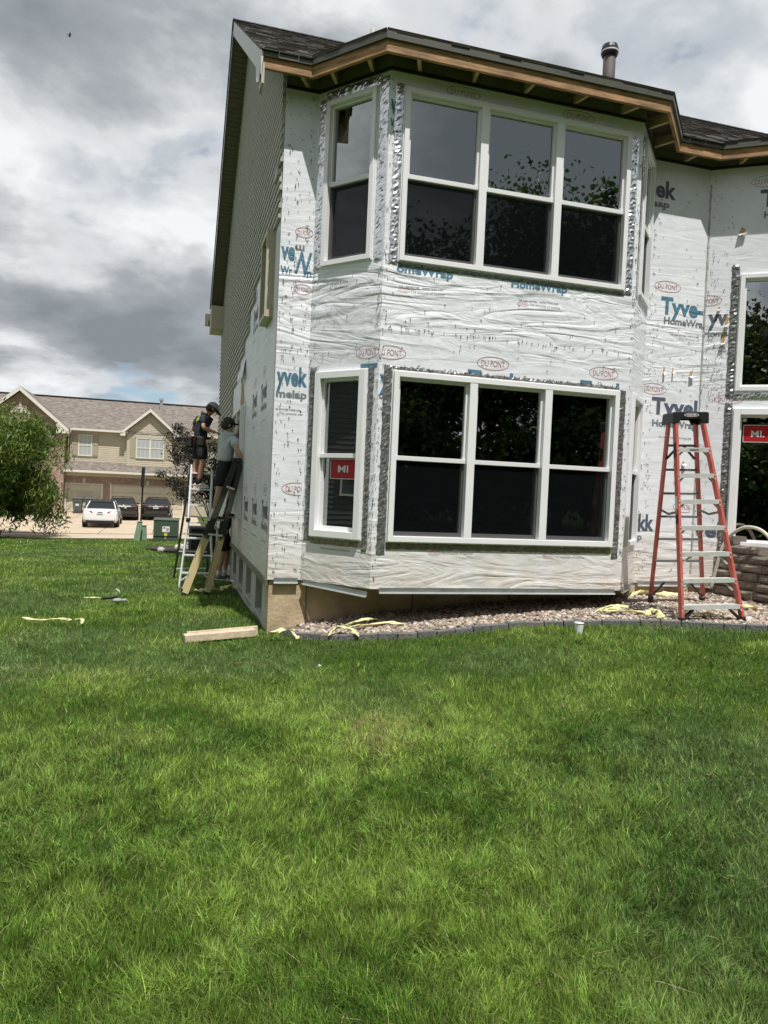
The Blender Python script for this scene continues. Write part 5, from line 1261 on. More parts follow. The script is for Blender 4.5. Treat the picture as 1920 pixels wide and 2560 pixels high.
    # garage doors
    for a, b, zt, n in ((-7.22, -4.92, -.34, 4), (-4.28, .58, -.30, 8)):
        d = MB().bx(a+.02, b-.02, V0+.08, V0+.12, gzv-.1, zt).build('garage_door', MATS['n_door'], t)
        h = (zt-gzv)/4
        for r in range(4):
            for c in range(n//2 if n == 4 else 4):
                cw = (b-a-.2)/(n//2 if n == 4 else 4); x = a+.1+c*cw
                MB().bx(x+.08, x+cw-.08, V0+.062, V0+.082, gzv+r*h+.12, gzv+(r+1)*h-.10).build('door_panel', MATS['n_door'], d)
            MB().bx(a+.02, b-.02, V0+.06, V0+.081, gzv+(r+1)*h-.02, gzv+(r+1)*h-.006).build('panel_joint', MATS['n_shutter'], d)
        for q in ((a-.08, a+.02), (b-.02, b+.08)): B('door_casing', 'n_white', q[0], q[1], V0-.02, V0+.02, gzv-.1, zt+.1)
        B('door_casing', 'n_white', a+.02, b-.02, V0-.02, V0+.02, zt, zt+.10)
    # windows
    def win(u0, u1, z0, z1, v, n=1, cols=3, gl='n_blind'):
        w = MB(); f = .07
        for q in ((u0, u0+f, z0, z1), (u1-f, u1, z0, z1), (u0+f, u1-f, z1-f, z1), (u0+f, u1-f, z0, z0+f)): w.bx(q[0], q[1], v-.06, v+.02, q[2], q[3])
        uw = (u1-u0)/n; zm = (z0+z1)/2
        for k in range(1, n): w.bx(u0+uw*k-.05, u0+uw*k+.05, v-.06, v+.02, z0+f, z1-f)
        for k in range(n):
            a = u0+f if k == 0 else u0+uw*k+.05; b = u1-f if k == n-1 else u0+uw*(k+1)-.05; w.bx(a, b, v-.055, v+.02, zm-.03, zm+.03)
        o = w.build('window', MATS['n_white'], t)
        for k in range(n):
            a = u0+uw*k+.06; b = u0+uw*(k+1)-.06
            for za, zb in ((z0+f, zm-.03), (zm+.03, z1-f)):
                for c in range(cols):
                    for r in range(2):
                        x0, x1 = a+(b-a)*c/cols, a+(b-a)*(c+1)/cols; y0, y1 = za+(zb-za)*r/2, za+(zb-za)*(r+1)/2
                        MB().bx(x0+.012, x1-.012, v-.03, v-.024, y0+.012, y1-.012).build('pane', MATS[gl], o)
            MB().bx(a, b, v-.022, v-.018, z0+f, z1-f).build('muntin', MATS['n_white'], o)
    win(-6.57, -5.65, 1.63, 3.13, V0+.27); win(-2.72, -.82, 1.66, 3.12, V0-.03, n=2)
    for u0, u1 in ((-6.97, -6.60), (-5.62, -5.27)):
        s = MB().bx(u0, u1, V0+.22, V0+.27, 1.63, 3.10).build('shutter', MATS['n_shutter'], t)
        for z0, z1 in ((1.70, 2.32), (2.42, 3.03)): MB().bx(u0+.05, u1-.05, V0+.205, V0+.22, z0, z1).build('shutter_panel', MATS['n_shutter'], s)
    for u0, u1 in ((-3.12, -2.76), (-.78, -.44)): MB().bx(u0, u1, V0-.05, V0-.004, 1.66, 3.10).build('shutter', MATS['n_shutter'], t)
    B('window_head', 'n_stone', -2.80, -.74, V0-.08, V0-.005, 3.14, 3.32); B('keystone', 'n_stone', -1.90, -1.72, V0-.11, V0-.08, 3.10, 3.36)
    # brick gable wing at the left
    gp_ = (-10.15, 6.05); gL, gR = -13.0, -7.34; gv = V0-.6
    w = MB(); w.prism([(gL, gv, gzv-.4), (gR, gv, gzv-.4), (gR, gv, 3.35), (gp_[0], gv, 5.75), (gL, gv, 3.35)], (0, 5, 0)); w.build('brick_gable', MATS['brick'], t)
    w = MB()
    for s in (-1, 1): w.prism([(gp_[0], gv-.4, gp_[1]), (gp_[0]+s*3.1, gv-.4, 3.36), (gp_[0]+s*3.1, gv+6, 3.36), (gp_[0], gv+6, gp_[1])], (0, 0, -.10))
    w.build('gable_roof', MATS['n_shingle'], t)
    for s in (-1, 1):
        w = MB(); w.prism([(gp_[0], gv-.42, gp_[1]-.01), (gp_[0]+s*3.1, gv-.42, 3.35), (gp_[0]+s*3.1, gv-.42, 3.08), (gp_[0], gv-.42, gp_[1]-.30)], (0, .03, 0)); w.build('rake_board', MATS['n_white'], t)
        w = MB(); w.prism([(gp_[0]+s*3.1, gv-.40, 3.06), (gp_[0]+s*3.1, gv-.40, 3.34), (gp_[0]+s*2.32, gv-.40, 3.95), (gp_[0]+s*2.32, gv-.40, 3.06)], (0, .4, 0)); w.build('eave_return', MATS['n_white'], t)
    # round-headed attic vent with stone surround
    cz = 4.25; w = MB(); w.prism([(gp_[0]+.42*math.cos(a), gv-.05, cz+.42*math.sin(a)) for a in [math.pi*k/14 for k in range(15)]], (0, .06, 0)); va = w.build('attic_vent', MATS['n_gable_vent'], t)
    for k in range(4): MB().bx(gp_[0]-.36+.05*k, gp_[0]+.36-.05*k, gv-.07, gv-.05, cz+.04+k*.09, cz+.09+k*.09).build('louvre', MATS['n_white'], va)
    for k in range(9):
        a0, a1 = math.pi*k/9+.02, math.pi*(k+1)/9-.02; w = MB(); r1 = .66 if k != 4 else .80
        w.prism([(gp_[0]+r*math.cos(a), gv-.04, cz+r*math.sin(a)) for r, a in ((.44, a0), (r1, a0), (r1, a1), (.44, a1))], (0, .05, 0)); w.build('arch_stone', MATS['n_stone' if k in (0, 4, 8) else 'brick'], t)
    win(-10.95, -9.35, 1.55, 3.08, gv-.01, n=2, gl='n_glass'); win(-9.2, -8.35, 1.55, 3.08, gv-.01, n=1, gl='n_glass')
    # downspout
    MB().tube([(-7.02, V0-.10, 3.40), (-7.05, V0-.10, 3.25), (-7.18, V0+.15, 3.10), (-7.2, V0+.15, 1.35)], .05, 8).build('downspout', MATS['n_white'], t)
    # lower ground piece right: side and far unit
    B('side_wall', 'n_siding', 1.05, 6.0, V0+.45, V0+.7, gzv-.4, 3.4)
    B('rear_wall', 'n_siding', -13, 6, V0+10.8, V0+11, gzv-.4, 3.4)
neighbour()

# ------------------------------------------------------------------ cars
mat('paint_white', (.80, .80, .80), .25, coat=.6); mat('paint_black', (.010, .010, .012), .22, coat=.8); mat('paint_grey', (.022, .021, .02), .25, coat=.7)
mat('car_glass', (.012, .014, .016), .05, spec=.9); mat('tail', (.32, .008, .012), .2, spec=.7); mat('tyre', (.014, .014, .014), .85); mat('rim', (.42, .43, .44), .3, metal=.8); mat('plate', (.62, .64, .66), .5)
def car(name, label, u, v, rz, paint, roof_m, plate_z=.83):
    x, y = hw(u, v).x, hw(u, v).y
    t = thing(name, label, 'car', (x, y, g1(x, y)+.05), YAW+rz, 'cars parked on the drive', org=(0, 0, 0))
    # local: x across, y forward (rear at 0), z up
    st = [(0.0, .70, .42, .78, .80), (.05, .84, .30, .96, .95), (.25, .90, .24, 1.02, 1.00), (.75, .925, .22, 1.00, 1.04), (1.3, .93, .20, .96, .98), (2.4, .93, .20, .94, .96), (3.3, .92, .20, .93, .95), (3.9, .91, .20, .90, .92), (4.5, .86, .22, .78, .82), (4.78, .66, .30, .62, .66)]
    w = MB(); ns = len(st); sec = []
    for yy, hw_, zb, zs, zt in st:
        half = [(0, zb), (hw_*.86, zb), (hw_*.97, zb+.10), (hw_*1.0, (zb+zs)/2+.02), (hw_*.985, zs-.06), (hw_*.90, zs+.005), (hw_*.60, zt), (0, zt+.005)]
        ring = [(-a, z) for a, z in reversed(half[1:-1])]; pr = half+ring
        sec.append([(a, yy, z) for a, z in pr])
    n = len(sec[0])
    for s in sec: w.v += s
    for i in range(ns-1):
        for k in range(n): w.f.append((i*n+k, i*n+(k+1) % n, (i+1)*n+(k+1) % n, (i+1)*n+k)); w.mi.append(0)
    w.f += [tuple(range(n)), tuple((ns-1)*n+k for k in reversed(range(n)))]; w.mi += [0, 0]
    body = w.build('body', MATS[paint], t, smooth=True); md = body.modifiers.new('s', 'SUBSURF'); md.levels = 2; md.render_levels = 2
    # cabin
    cs = [(.62, .64, .98, .985), (1.30, .60, .96, 1.36), (1.75, .60, .95, 1.44), (2.35, .60, .94, 1.45), (2.75, .59, .94, 1.40), (3.55, .66, .92, .93)]
    w = MB(); V = []
    for yy, ht, zb, zt in cs:
        hb = .80 if yy > .7 else .74
        V.append([(-hb, yy, zb), (-ht if zt > zb+.05 else -hb, yy, zt), (ht if zt > zb+.05 else hb, yy, zt), (hb, yy, zb)])
    for r in V: w.v += r
    for i in range(len(V)-1):
        for k in range(3): w.f.append((i*4+k, i*4+k+1, (i+1)*4+k+1, (i+1)*4+k)); w.mi.append(0)
    w.build('window_glass', MATS['car_glass'], t, fix=True)
    w = MB(); q = [(1.26, .615, 1.355), (1.75, .615, 1.452), (2.35, .615, 1.462), (2.80, .60, 1.39)]
    for yy, h, z in q: w.v += [(-h, yy, z-.03), (-h*.9, yy, z+.012), (h*.9, yy, z+.012), (h, yy, z-.03)]
    for i in range(3):
        for k in range(3): w.f.append((i*4+k, i*4+k+1, (i+1)*4+k+1, (i+1)*4+k)); w.mi.append(0)
    w.build('roof_panel', MATS[roof_m], t, smooth=True)
    for s in (-1, 1):
        w = MB(); w.bar((s*.77, .66, .985), (s*.625, 1.30, 1.37), .14, .05, up=(s, 0, .3)); w.build('rear_pillar', MATS[paint], t, bevel=.02)
        w = MB(); w.bar((s*.81, 3.5, .93), (s*.605, 2.78, 1.39), .06, .05, up=(s, 0, .3)); w.build('front_pillar', MATS[paint], t)
        w = MB(); w.bar((s*.815, 2.1, .94), (s*.615, 2.1, 1.44), .05, .02, up=(s, 0, .3)); w.build('door_pillar', MATS['black'], t)
        w = MB(); w.ball((s*1.0, 3.15, 1.0), (.10, .06, .075), 10, 7); w.bar((s*.86, 3.15, .97), (s*.97, 3.15, .99), .05, .03); w.build('door_mirror', MATS[paint if paint != 'paint_white' else 'black'], t, smooth=True)
        # tail lamp wraps round the corner
        w = MB(); w.prism([(s*.36, -.012, .80), (s*.84, .10, .82), (s*.90, .34, .88), (s*.87, .30, .965), (s*.80, .06, .955), (s*.40, -.006, .90)], (0, .08, 0)); w.build('tail_lamp', MATS['tail'], t, bevel=.01)
        w = MB(); w.bx(min(s*.18, s*.88), max(s*.18, s*.88), -.012, .02, .36, .375) ; w.build('bumper_crease', MATS['black'], t)
        for yy in (.98, 3.80):
            wh_ = MB(); wh_.tube([(s*.72, yy, .325), (s*.755, yy, .325), (s*.90, yy, .325), (s*.945, yy, .325)], [.28, .325, .325, .29], 24); wl = wh_.build('wheel', MATS['tyre'], t, smooth=False)
            r = MB(); r.tube([(s*.945, yy, .325), (s*.953, yy, .325)], .225, 20); r.build('rim', MATS['rim'], wl)
            a = MB(); a.tube([(s*.70, yy, .34), (s*.928, yy, .34)], .37, 24); a.build('wheel_arch', MATS['black'], t)
    w = MB(); w.prism([(-.80, .03, .24), (.80, .03, .24), (.68, .0, .40), (-.68, .0, .40)], (0, .05, 0)); w.v = [(a, b-.03, c) for a, b, c in w.v]; w.build('diffuser', MATS['black'], t)
    pl = MB().bx(-.16, .16, -.032, -.012, plate_z-.075, plate_z+.075).build('number_plate', MATS['plate'], t)
    MB().bx(-.11, .11, -.036, -.033, plate_z-.025, plate_z+.025).build('plate_print', MATS['alu_dull'], pl)
    MB().bx(-.015, .015, 1.55, 1.68, 1.44, 1.50).build('aerial', MATS['black'], t)
    MB().ball((0, -.015, .95 if plate_z > .8 else .97), (.05, .012, .025), 10, 6).build('badge', MATS['alu_bright'], t, smooth=True)
    return t
car('white_sedan', 'white sedan with a dark roof parked nearest on the drive', -3.8, 42.0, .02, 'paint_white', 'black')
car('dark_sedan', 'dark grey sedan parked just beyond the white car', -3.0, 48.3, .10, 'paint_grey', 'paint_grey')
car('black_sedan', 'black sedan with red tail lamps parked alone at the right garage door', -1.1, 49.0, -.02, 'paint_black', 'paint_black')

# ------------------------------------------------------------------ bins, utilities, sign post, rocks, condenser
def street_things():
    mat('bin', (.115, .12, .13), .55, var=.08); mat('bin_dark', (.07, .075, .08), .55)
    def bin_(label, u, v):
        p = hw(u, v); t = thing('wheeled_bin', label, 'bin', (p.x, p.y, g1(p.x, p.y)+.045), YAW, 'wheeled bins by the garage', org=(0, 0, 0))
        w = MB(); lo, hi = (.23, .27), (.33, .36); V = [(s*lo[0], r*lo[1], .06) for s, r in ((-1, -1), (1, -1), (1, 1), (-1, 1))]+[(s*hi[0], r*hi[1], 1.0) for s, r in ((-1, -1), (1, -1), (1, 1), (-1, 1))]
        w.add(V, [(0, 3, 2, 1), (4, 5, 6, 7), (0, 1, 5, 4), (1, 2, 6, 5), (2, 3, 7, 6), (3, 0, 4, 7)]); w.build('bin_body', MATS['bin'], t, bevel=.03)
        w = MB(); w.prism([(-.37, -.40, 1.0), (.37, -.40, 1.0), (.37, .40, 1.04), (-.37, .40, 1.04)], (0, 0, .07)); w.build('lid', MATS['bin'], t, bevel=.03)
        MB().bx(-.24, .24, -.365, -.33, .78, .86).build('lift_bar', MATS['bin_dark'], t); MB().bx(-.10, .10, -.335, -.31, .52, .66).build('bin_label', MATS['plate'], t); MB().bx(-.16, .16, -.32, -.28, .18, .40).build('front_recess', MATS['bin_dark'], t)
        for s in (-1, 1): MB().tube([(s*.24, .26, .10), (s*.30, .26, .10)], .10, 14).build('wheel', MATS['tyre'], t)
    bin_('grey wheeled bin standing nearest the brick at the narrow garage door', -6.35, 54.2); bin_('grey wheeled bin standing behind the white car, nearer the wide garage door', -5.55, 54.35)
    # pad-mounted transformer
    mat('util_green', (.055, .085, .055), .5, var=.1); mat('ped_green', (.20, .30, .20), .6, var=.1); mat('yellow_label', (.75, .55, .03), .5)
    p = hw(-.3, 32.6); z = g1(p.x, p.y); t = thing('transformer_box', 'dark green utility transformer cabinet on the far edge of the lawn', 'utility box', (p.x, p.y, z), YAW-.05, org=(0, 0, 0))
    w = MB(); w.bx(-.51, .51, 0, .95, .0, .22); w.build('base', MATS['util_green'], t, bevel=.01)
    w = MB(); w.bx(-.50, .50, -.03, .92, .22, .88); w.build('door', MATS['util_green'], t, bevel=.015)
    w = MB(); w.prism([(-.53, -.05, .88), (.53, -.05, .88), (.53, .97, .93), (-.53, .97, .93)], (0, 0, .05)); w.build('lid', MATS['util_green'], t, bevel=.015)
    pl = MB().bx(-.14, .16, -.045, -.032, .40, .64).build('warning_label', MATS['white_print'], t); MB().bx(-.10, -.02, -.05, -.046, .55, .61).build('label_mark', MATS['mi_red'], pl); MB().bx(.02, .13, -.05, -.046, .45, .58).build('label_mark', MATS['pipe_grey'], pl)
    MB().bx(-.06, .07, -.045, -.032, .24, .36).build('yellow_label', MATS['yellow_label'], t); w = MB(); w.tube([(-.03, -.06, .14), (.0, -.06, .08), (.03, -.06, .14), (.0, -.06, .19), (-.03, -.06, .14)], .012, 6); w.build('padlock', MATS['alu'], t)
    for i, (u, v, lab, sl) in enumerate(((-1.50, 33.2, 'pale green cable pedestal leaning left of its twin by the sign post', .12), (-1.22, 33.6, 'squat pale green cable pedestal standing upright by the sign post', 0.0))):
        p = hw(u, v); t = thing('cable_pedestal', lab, 'utility pedestal', (p.x, p.y, g1(p.x, p.y)), YAW, 'cable pedestals on the lawn edge', org=(0, 0, 0)); h = .80 if i == 0 else .62
        w = MB(); V = [(-.14, -.12, -.05), (.14, -.12, -.05), (.14, .12, -.05), (-.14, .12, -.05), (-.10+sl, -.10, h), (.10+sl, -.10, h), (.10+sl, .10, h), (-.10+sl, .10, h)]
        w.add(V, [(0, 3, 2, 1), (4, 5, 6, 7), (0, 1, 5, 4), (1, 2, 6, 5), (2, 3, 7, 6), (3, 0, 4, 7)]); w.build('cover', MATS['ped_green'], t, bevel=.02); MB().bx(-.12+sl, .12+sl, -.12, .12, h, h+.04).build('cap', MATS['ped_green'], t, bevel=.01)
    p = hw(-1.40, 34.2); z = g1(p.x, p.y); t = thing('sign_post', 'black steel post with a narrow sign panel seen edge on', 'sign post', (p.x, p.y, z), YAW, org=(0, 0, 0))
    MB().bar((0, 0, 0), (.06, 0, 3.15), .07, .07, up=(0, 1, 0)).build('post', MATS['black'], t); w = MB(); w.bar((.03, -.02, 2.32), (.055, -.02, 3.2), .13, .5, up=(0, 1, 0)); w.build('sign_panel', MATS['black'], t)
    # white pipe sleeves of a rock bed, condenser
    mat('rock', (.58, .53, .47), .9, var=.2, vscale=5, bump=.6, bscale=10); mat('mulch', (.035, .025, .02), .95, var=.4, vscale=20)
    p = hw(.35, 26.5)
    w = MB(); n = 28; c = hw(.75, 26.0); R = [1.9*(1+.15*math.sin(3*a)) for a in [6.2832*k/n for k in range(n)]]
    pts = [hw(.75+R[k]*.8*math.cos(6.2832*k/n), 25.6+R[k]*1.2*math.sin(6.2832*k/n)) for k in range(n)]
    w.v = [(q.x, q.y, g1(q.x, q.y)+.05) for q in pts]+[(c.x, c.y, g1(c.x, c.y)+.10)]; w.f = [(k, (k+1) % n, n) for k in range(n)]; w.mi = [0]*n
    mb = w.build('mulch_bed', MATS['mulch'], fix=False, smooth=True); mb['kind'] = 'structure'
    for i, (u, v, r, lab) in enumerate(((.55, 24.3, .26, 'pale limestone rock lowest of the pile seen through the aluminium ladder'), (.25, 24.6, .20, 'small pale rock left end of the pile by the mulch'), (.75, 24.7, .24, 'pale rock in the middle of the pile behind the ladder'), (.45, 24.9, .18, 'pale rounded rock at the back of the pile behind the ladder'), (-.35, 24.4, .12, 'smallest pale rock alone at the mulch edge left of the ladder'))):
        p = hw(u, v); rr = random.Random(i); w = MB(); w.ball((0, 0, r*.35), (r, r*.8, r*.7), 9, 6, f=lambda q, d: q*(1+.16*math.sin(7*d.x+i)+.12*math.cos(6*d.y-i)))
        o = w.build('landscape_rock', MATS['rock']); o.location = (p.x, p.y, g1(p.x, p.y)+.03); tag(o, lab, 'rock', 'pale rocks beside the mulch bed')
    p = hw(.80, 20.6); t = thing('air_conditioner', 'dark louvred air conditioner condenser behind the ladders', 'air conditioner', (p.x, p.y, g1(p.x, p.y)), YAW, org=(0, 0, 0))
    MB().bx(-.38, .38, -.38, .38, 0, .06).build('pad', MATS['concrete'], t); MB().bx(-.34, .34, -.34, .34, .06, .80).build('coil', MATS['black'], t)
    for s in (-1, 1):
        for r in (-1, 1): MB().bx(s*.35-.03, s*.35+.03, r*.35-.03, r*.35+.03, .06, .82).build('corner_post', MATS['bin'], t)
    MB().bx(-.39, .39, -.39, .39, .82, .88).build('top_panel', MATS['bin'], t, bevel=.01)
    for k in range(9): MB().bx(-.32, .32, -.365, -.345, .12+k*.075, .135+k*.075).build('louvre', MATS['bin'], t)
street_things()

# ------------------------------------------------------------------ trees
def leaf_mat(name, c1, c2, trans=.35):
    m = bpy.data.materials.new(name); m.use_nodes = True; nt = m.node_tree; N = nt.nodes; L = nt.links; N.clear(); o = N.new('ShaderNodeOutputMaterial')
    at = N.new('ShaderNodeAttribute'); at.attribute_name = 'tone'; r = N.new('ShaderNodeValToRGB'); L.new(at.outputs['Fac'], r.inputs[0]); r.color_ramp.elements[0].color = (*c1, 1); r.color_ramp.elements[1].color = (*c2, 1)
    d = N.new('ShaderNodeBsdfPrincipled'); d.inputs['Roughness'].default_value = .5; d.inputs['Specular IOR Level'].default_value = .35; L.new(r.outputs[0], d.inputs['Base Color'])
    t = N.new('ShaderNodeBsdfTranslucent'); L.new(r.outputs[0], t.inputs[0]); mx = N.new('ShaderNodeMixShader'); mx.inputs[0].default_value = trans; L.new(d.outputs[0], mx.inputs[1]); L.new(t.outputs[0], mx.inputs[2]); L.new(mx.outputs[0], o.inputs[0]); MATS[name] = m
leaf_mat('leaf_willow', (.030, .072, .012), (.20, .27, .05)); leaf_mat('leaf_plum', (.012, .012, .010), (.055, .045, .03), .2); leaf_mat('leaf_oak', (.022, .045, .012), (.085, .13, .03))
mat('bark', (.085, .065, .05), .9, var=.3, vscale=8, bump=.7, bscale=15)
def tree(name, label, x, y, h, rad, trunk_h, nleaf, size, asp, leafm, seed, droop=.0, nb=26, group=None, cz=None, hang=0.0, trunk_r=.1, lean=(0, 0), clump=.17, elmin=-.3):
    r = random.Random(seed); R = np.random.default_rng(seed); z0 = g1(x, y)
    t = thing(name, label, 'tree', (x, y, z0), 0, group, org=(0, 0, 0))
    w = MB(); top = Vector((lean[0], lean[1], h*.62)); path = [Vector((0, 0, -.1)), Vector((lean[0]*.2, lean[1]*.2, trunk_h*.5)), Vector((lean[0]*.5, lean[1]*.5, trunk_h)), top]
    w.tube(path, [trunk_r*1.25, trunk_r, trunk_r*.85, trunk_r*.35], 10); ends = []
    for k in range(nb):
        f = r.uniform(0, 1); s = path[2].lerp(top, f) if f > .1 else path[2]
        an = r.uniform(0, 6.283); el = r.uniform(elmin, 1.0); L = r.uniform(.55, 1.0)
        c = Vector((lean[0], lean[1], (trunk_h*.75+h)/2)); hz = (h-trunk_h*.75)/2
        e = c+Vector((math.cos(an)*math.cos(el)*rad*L, math.sin(an)*math.cos(el)*rad*L, math.sin(el)*hz*L + r.uniform(-.25, .2)*hz))
        m = s.lerp(e, .5)+Vector((r.uniform(-.1, .1)*rad, r.uniform(-.1, .1)*rad, .12*hz)); w.tube([s, m, e], [trunk_r*.42, trunk_r*.22, trunk_r*.06], 6); ends.append((e, m))
        for q in range(3):
            e2 = e+Vector((r.uniform(-.3, .3)*rad, r.uniform(-.3, .3)*rad, r.uniform(-.25, .25)*hz)); w.tube([m.lerp(e, .6), e2], [trunk_r*.12, trunk_r*.04], 5); ends.append((e2, e))
    w.build('trunk', MATS['bark'], t, smooth=True, fix=False)
    E = np.array([list(e) for e, m in ends]); ei = R.integers(0, len(E), nleaf); sg = rad*clump
    dd = R.normal(0, 1, (nleaf, 3)); dd /= np.linalg.norm(dd, axis=1)[:, None]
    C = E[ei]+dd*(R.random((nleaf, 1))**.45)*1.75*np.array([sg, sg, sg*.8])*(.55+.75*R.random(len(E)))[ei][:, None]
    C[:, 2] -= np.abs(R.normal(0, 1, nleaf))*hang
    tone = np.clip(.45+.22*R.normal(0, 1, nleaf)+.25*R.normal(0, 1, len(E))[ei], 0, 1)
    d = R.normal(0, 1, (nleaf, 3)); d[:, 2] = d[:, 2]*.6-droop; d /= np.linalg.norm(d, axis=1)[:, None]; s = np.cross(d, R.normal(0, 1, (nleaf, 3))); s /= np.linalg.norm(s, axis=1)[:, None]; nn = np.cross(s, d)
    l = size*R.uniform(.6, 1.25, (nleaf, 1)); wd = l*asp
    V = np.stack([C-d*l*.5, C+s*wd*.5+nn*l*.06, C+d*l*.5-np.array([0, 0, 1])*l*.15*droop, C-s*wd*.5+nn*l*.06], 1).reshape(-1, 3)
    me = bpy.data.meshes.new('crown'); me.vertices.add(len(V)); me.vertices.foreach_set('co', V.ravel()); F = np.arange(nleaf*4); me.loops.add(len(F)); me.loops.foreach_set('vertex_index', F); me.polygons.add(nleaf); me.polygons.foreach_set('loop_start', np.arange(nleaf)*4); me.update(calc_edges=True)
    at = me.attributes.new('tone', 'FLOAT', 'POINT'); at.data.foreach_set('value', np.repeat(tone, 4)); me.materials.append(MATS[leafm]); o = bpy.data.objects.new('crown', me); COL.objects.link(o); o.parent = t
    return t
tree('willow_leaf_tree', 'bushy green tree with long drooping leaves at the far lawn edge', -17.1, 31.4, 6.2, 2.2, .35, 40000, .25, .24, 'leaf_willow', 3, droop=.9, nb=42, hang=.25, trunk_r=.10, lean=(.35, 0), clump=.21, elmin=-1.0)
tree('plum_tree', 'dark purple leaved tree beyond the ladders at the far house corner', -5.15, 21.6, 3.7, 1.45, .7, 13000, .075, .5, 'leaf_plum', 11, nb=24, trunk_r=.05, lean=(.1, 0), clump=.12)
G2 = 'tall trees behind the viewer, mirrored in the windows'
for k, (x, y, h, rd, lab) in enumerate(((13.5, -13, 13.0, 4.2, 'tall oak mirrored in the left upper bay window'), (19, -8.5, 14.0, 4.4, 'tall dark oak mirrored in the middle upper bay window'), (24.0, -3.0, 15.2, 4.5, 'tallest oak mirrored in the right upper bay window'), (-3.5, -19, 11.5, 4.5, 'broad oak mirrored in the right end window'), (8.5, -18, 11.5, 4.5, 'round oak mirrored low in the left bay panes'), (17.5, -17, 12, 4.8, 'oak standing behind the mirrored pair, filling their gap'), (27, -11, 13, 5, 'farthest oak mirrored between the bay mullions'), (-11, -18, 12.0, 4.5, 'leftmost oak of the row behind the viewer'), (4.0, -21, 11, 4.5, 'oak straight behind the viewer in the middle of the row'))):
    tree('oak_tree', lab, x, y, h, rd, .8, 45000 if k < 3 else 15000, .22 if k < 3 else .34, .8, 'leaf_oak', 40+k, nb=60, trunk_r=.22, group=G2, clump=.20)

G3 = 'shrubs added behind the viewer to darken the lower windows'
for k in range(13):  # shrub row added out of view to blacken reflections in the lower panes
    lab = ['first', 'second', 'third', 'fourth', 'fifth', 'sixth', 'seventh', 'eighth', 'ninth', 'tenth', 'eleventh', 'twelfth', 'last'][k]
    tree('added_shrub', lab+' added dark shrub from the left in the row darkening reflections in the lower windows', -6+2.15*k, -11.5+.066*max(0, k-3)**2*1.4, 3.8+.5*(k % 3), 2.1, .2, 5500, .24, .8, 'leaf_oak', 80+k, nb=30, trunk_r=.07, group=G3, clump=.26, elmin=-1.0)
# a siding house to the left of the viewer, mirrored in the narrow lower window
def mirrored_house():
    mat('grey_siding', (.12, .12, .118), .7)
    p = Vector((-20, -1.5)); z = g1(p.x, p.y); t = thing('grey_siding_house', 'grey lap siding house with gable, seen only mirrored in the narrow window', 'house', (p.x, p.y, z), math.radians(98), org=(0, 0, 0))
    # local: x along the gable wall, y away from the viewer
    w = MB(); w.prism([(-5, 0, -.4), (5, 0, -.4), (5, 0, 5.2), (0, 0, 8.4), (-5, 0, 5.2)], (0, 9, 0)); zz = 0.1
    lap(w, -5, 5, -.002, 0.1, 8.3, ex=.2, top=lambda z_: (-5, 5) if z_ < 5.2 else (-5+(z_-5.2)*1.56, 5-(z_-5.2)*1.56)); w.build('gable_wall', MATS['grey_siding'], t, fix=False)
    w = MB()
    for s in (-1, 1): w.prism([(0, -.4, 8.65), (s*5.5, -.4, 5.1), (s*5.5, 9.4, 5.1), (0, 9.4, 8.65)], (0, 0, -.2))
    w.build('roof', MATS['n_shingle'], t)
    for s in (-1, 1): w = MB(); w.prism([(0, -.43, 8.6), (s*5.5, -.43, 5.05), (s*5.5, -.43, 4.75), (0, -.43, 8.25)], (0, .03, 0)); w.build('rake_board', MATS['n_white'], t)
    for a in (-1.2, 2.2):
        f = MB()
        for q in ((a-.5, a-.42, 1.6, 3.2), (a+.42, a+.5, 1.6, 3.2), (a-.42, a+.42, 3.12, 3.2), (a-.42, a+.42, 1.6, 1.68), (a-.42, a+.42, 2.36, 2.44)): f.bx(q[0], q[1], -.08, 0, q[2], q[3])
        o = f.build('window', MATS['n_white'], t)
        for z0, z1 in ((1.68, 2.36), (2.44, 3.12)): MB().bx(a-.42, a+.42, -.05, -.04, z0, z1).build('pane', MATS['n_glass'], o)
mirrored_house()

# ------------------------------------------------------------------ people
mat('skin', (.46, .25, .17), .55, var=.06, vscale=12); mat('skin_b', (.50, .30, .22), .55, var=.06, vscale=12); mat('navy', (.022, .026, .045), .85, var=.15, vscale=14, bump=.25, bscale=25)
mat('tee_grey', (.48, .50, .53), .85, var=.10, vscale=10, bump=.4, bscale=16); mat('shorts', (.014, .014, .017), .85, bump=.3, bscale=18); mat('sock_white', (.66, .66, .66), .9); mat('sock_black', (.015, .015, .015), .9)
mat('shoe_white', (.62, .60, .55), .6); mat('shoe_dark', (.05, .05, .05), .6); mat('shoe_orange', (.70, .17, .04), .5); mat('cap_grey', (.30, .30, .30), .8); mat('cap_dark', (.035, .035, .035), .8); mat('cap_patch', (.48, .47, .42), .7)
mat('hair', (.06, .04, .025), .8); mat('neon', (.62, .85, .02), .6); mat('leather', (.022, .016, .014), .6); mat('eye', (.02, .015, .012), .3); mat('lip', (.36, .14, .11), .6)
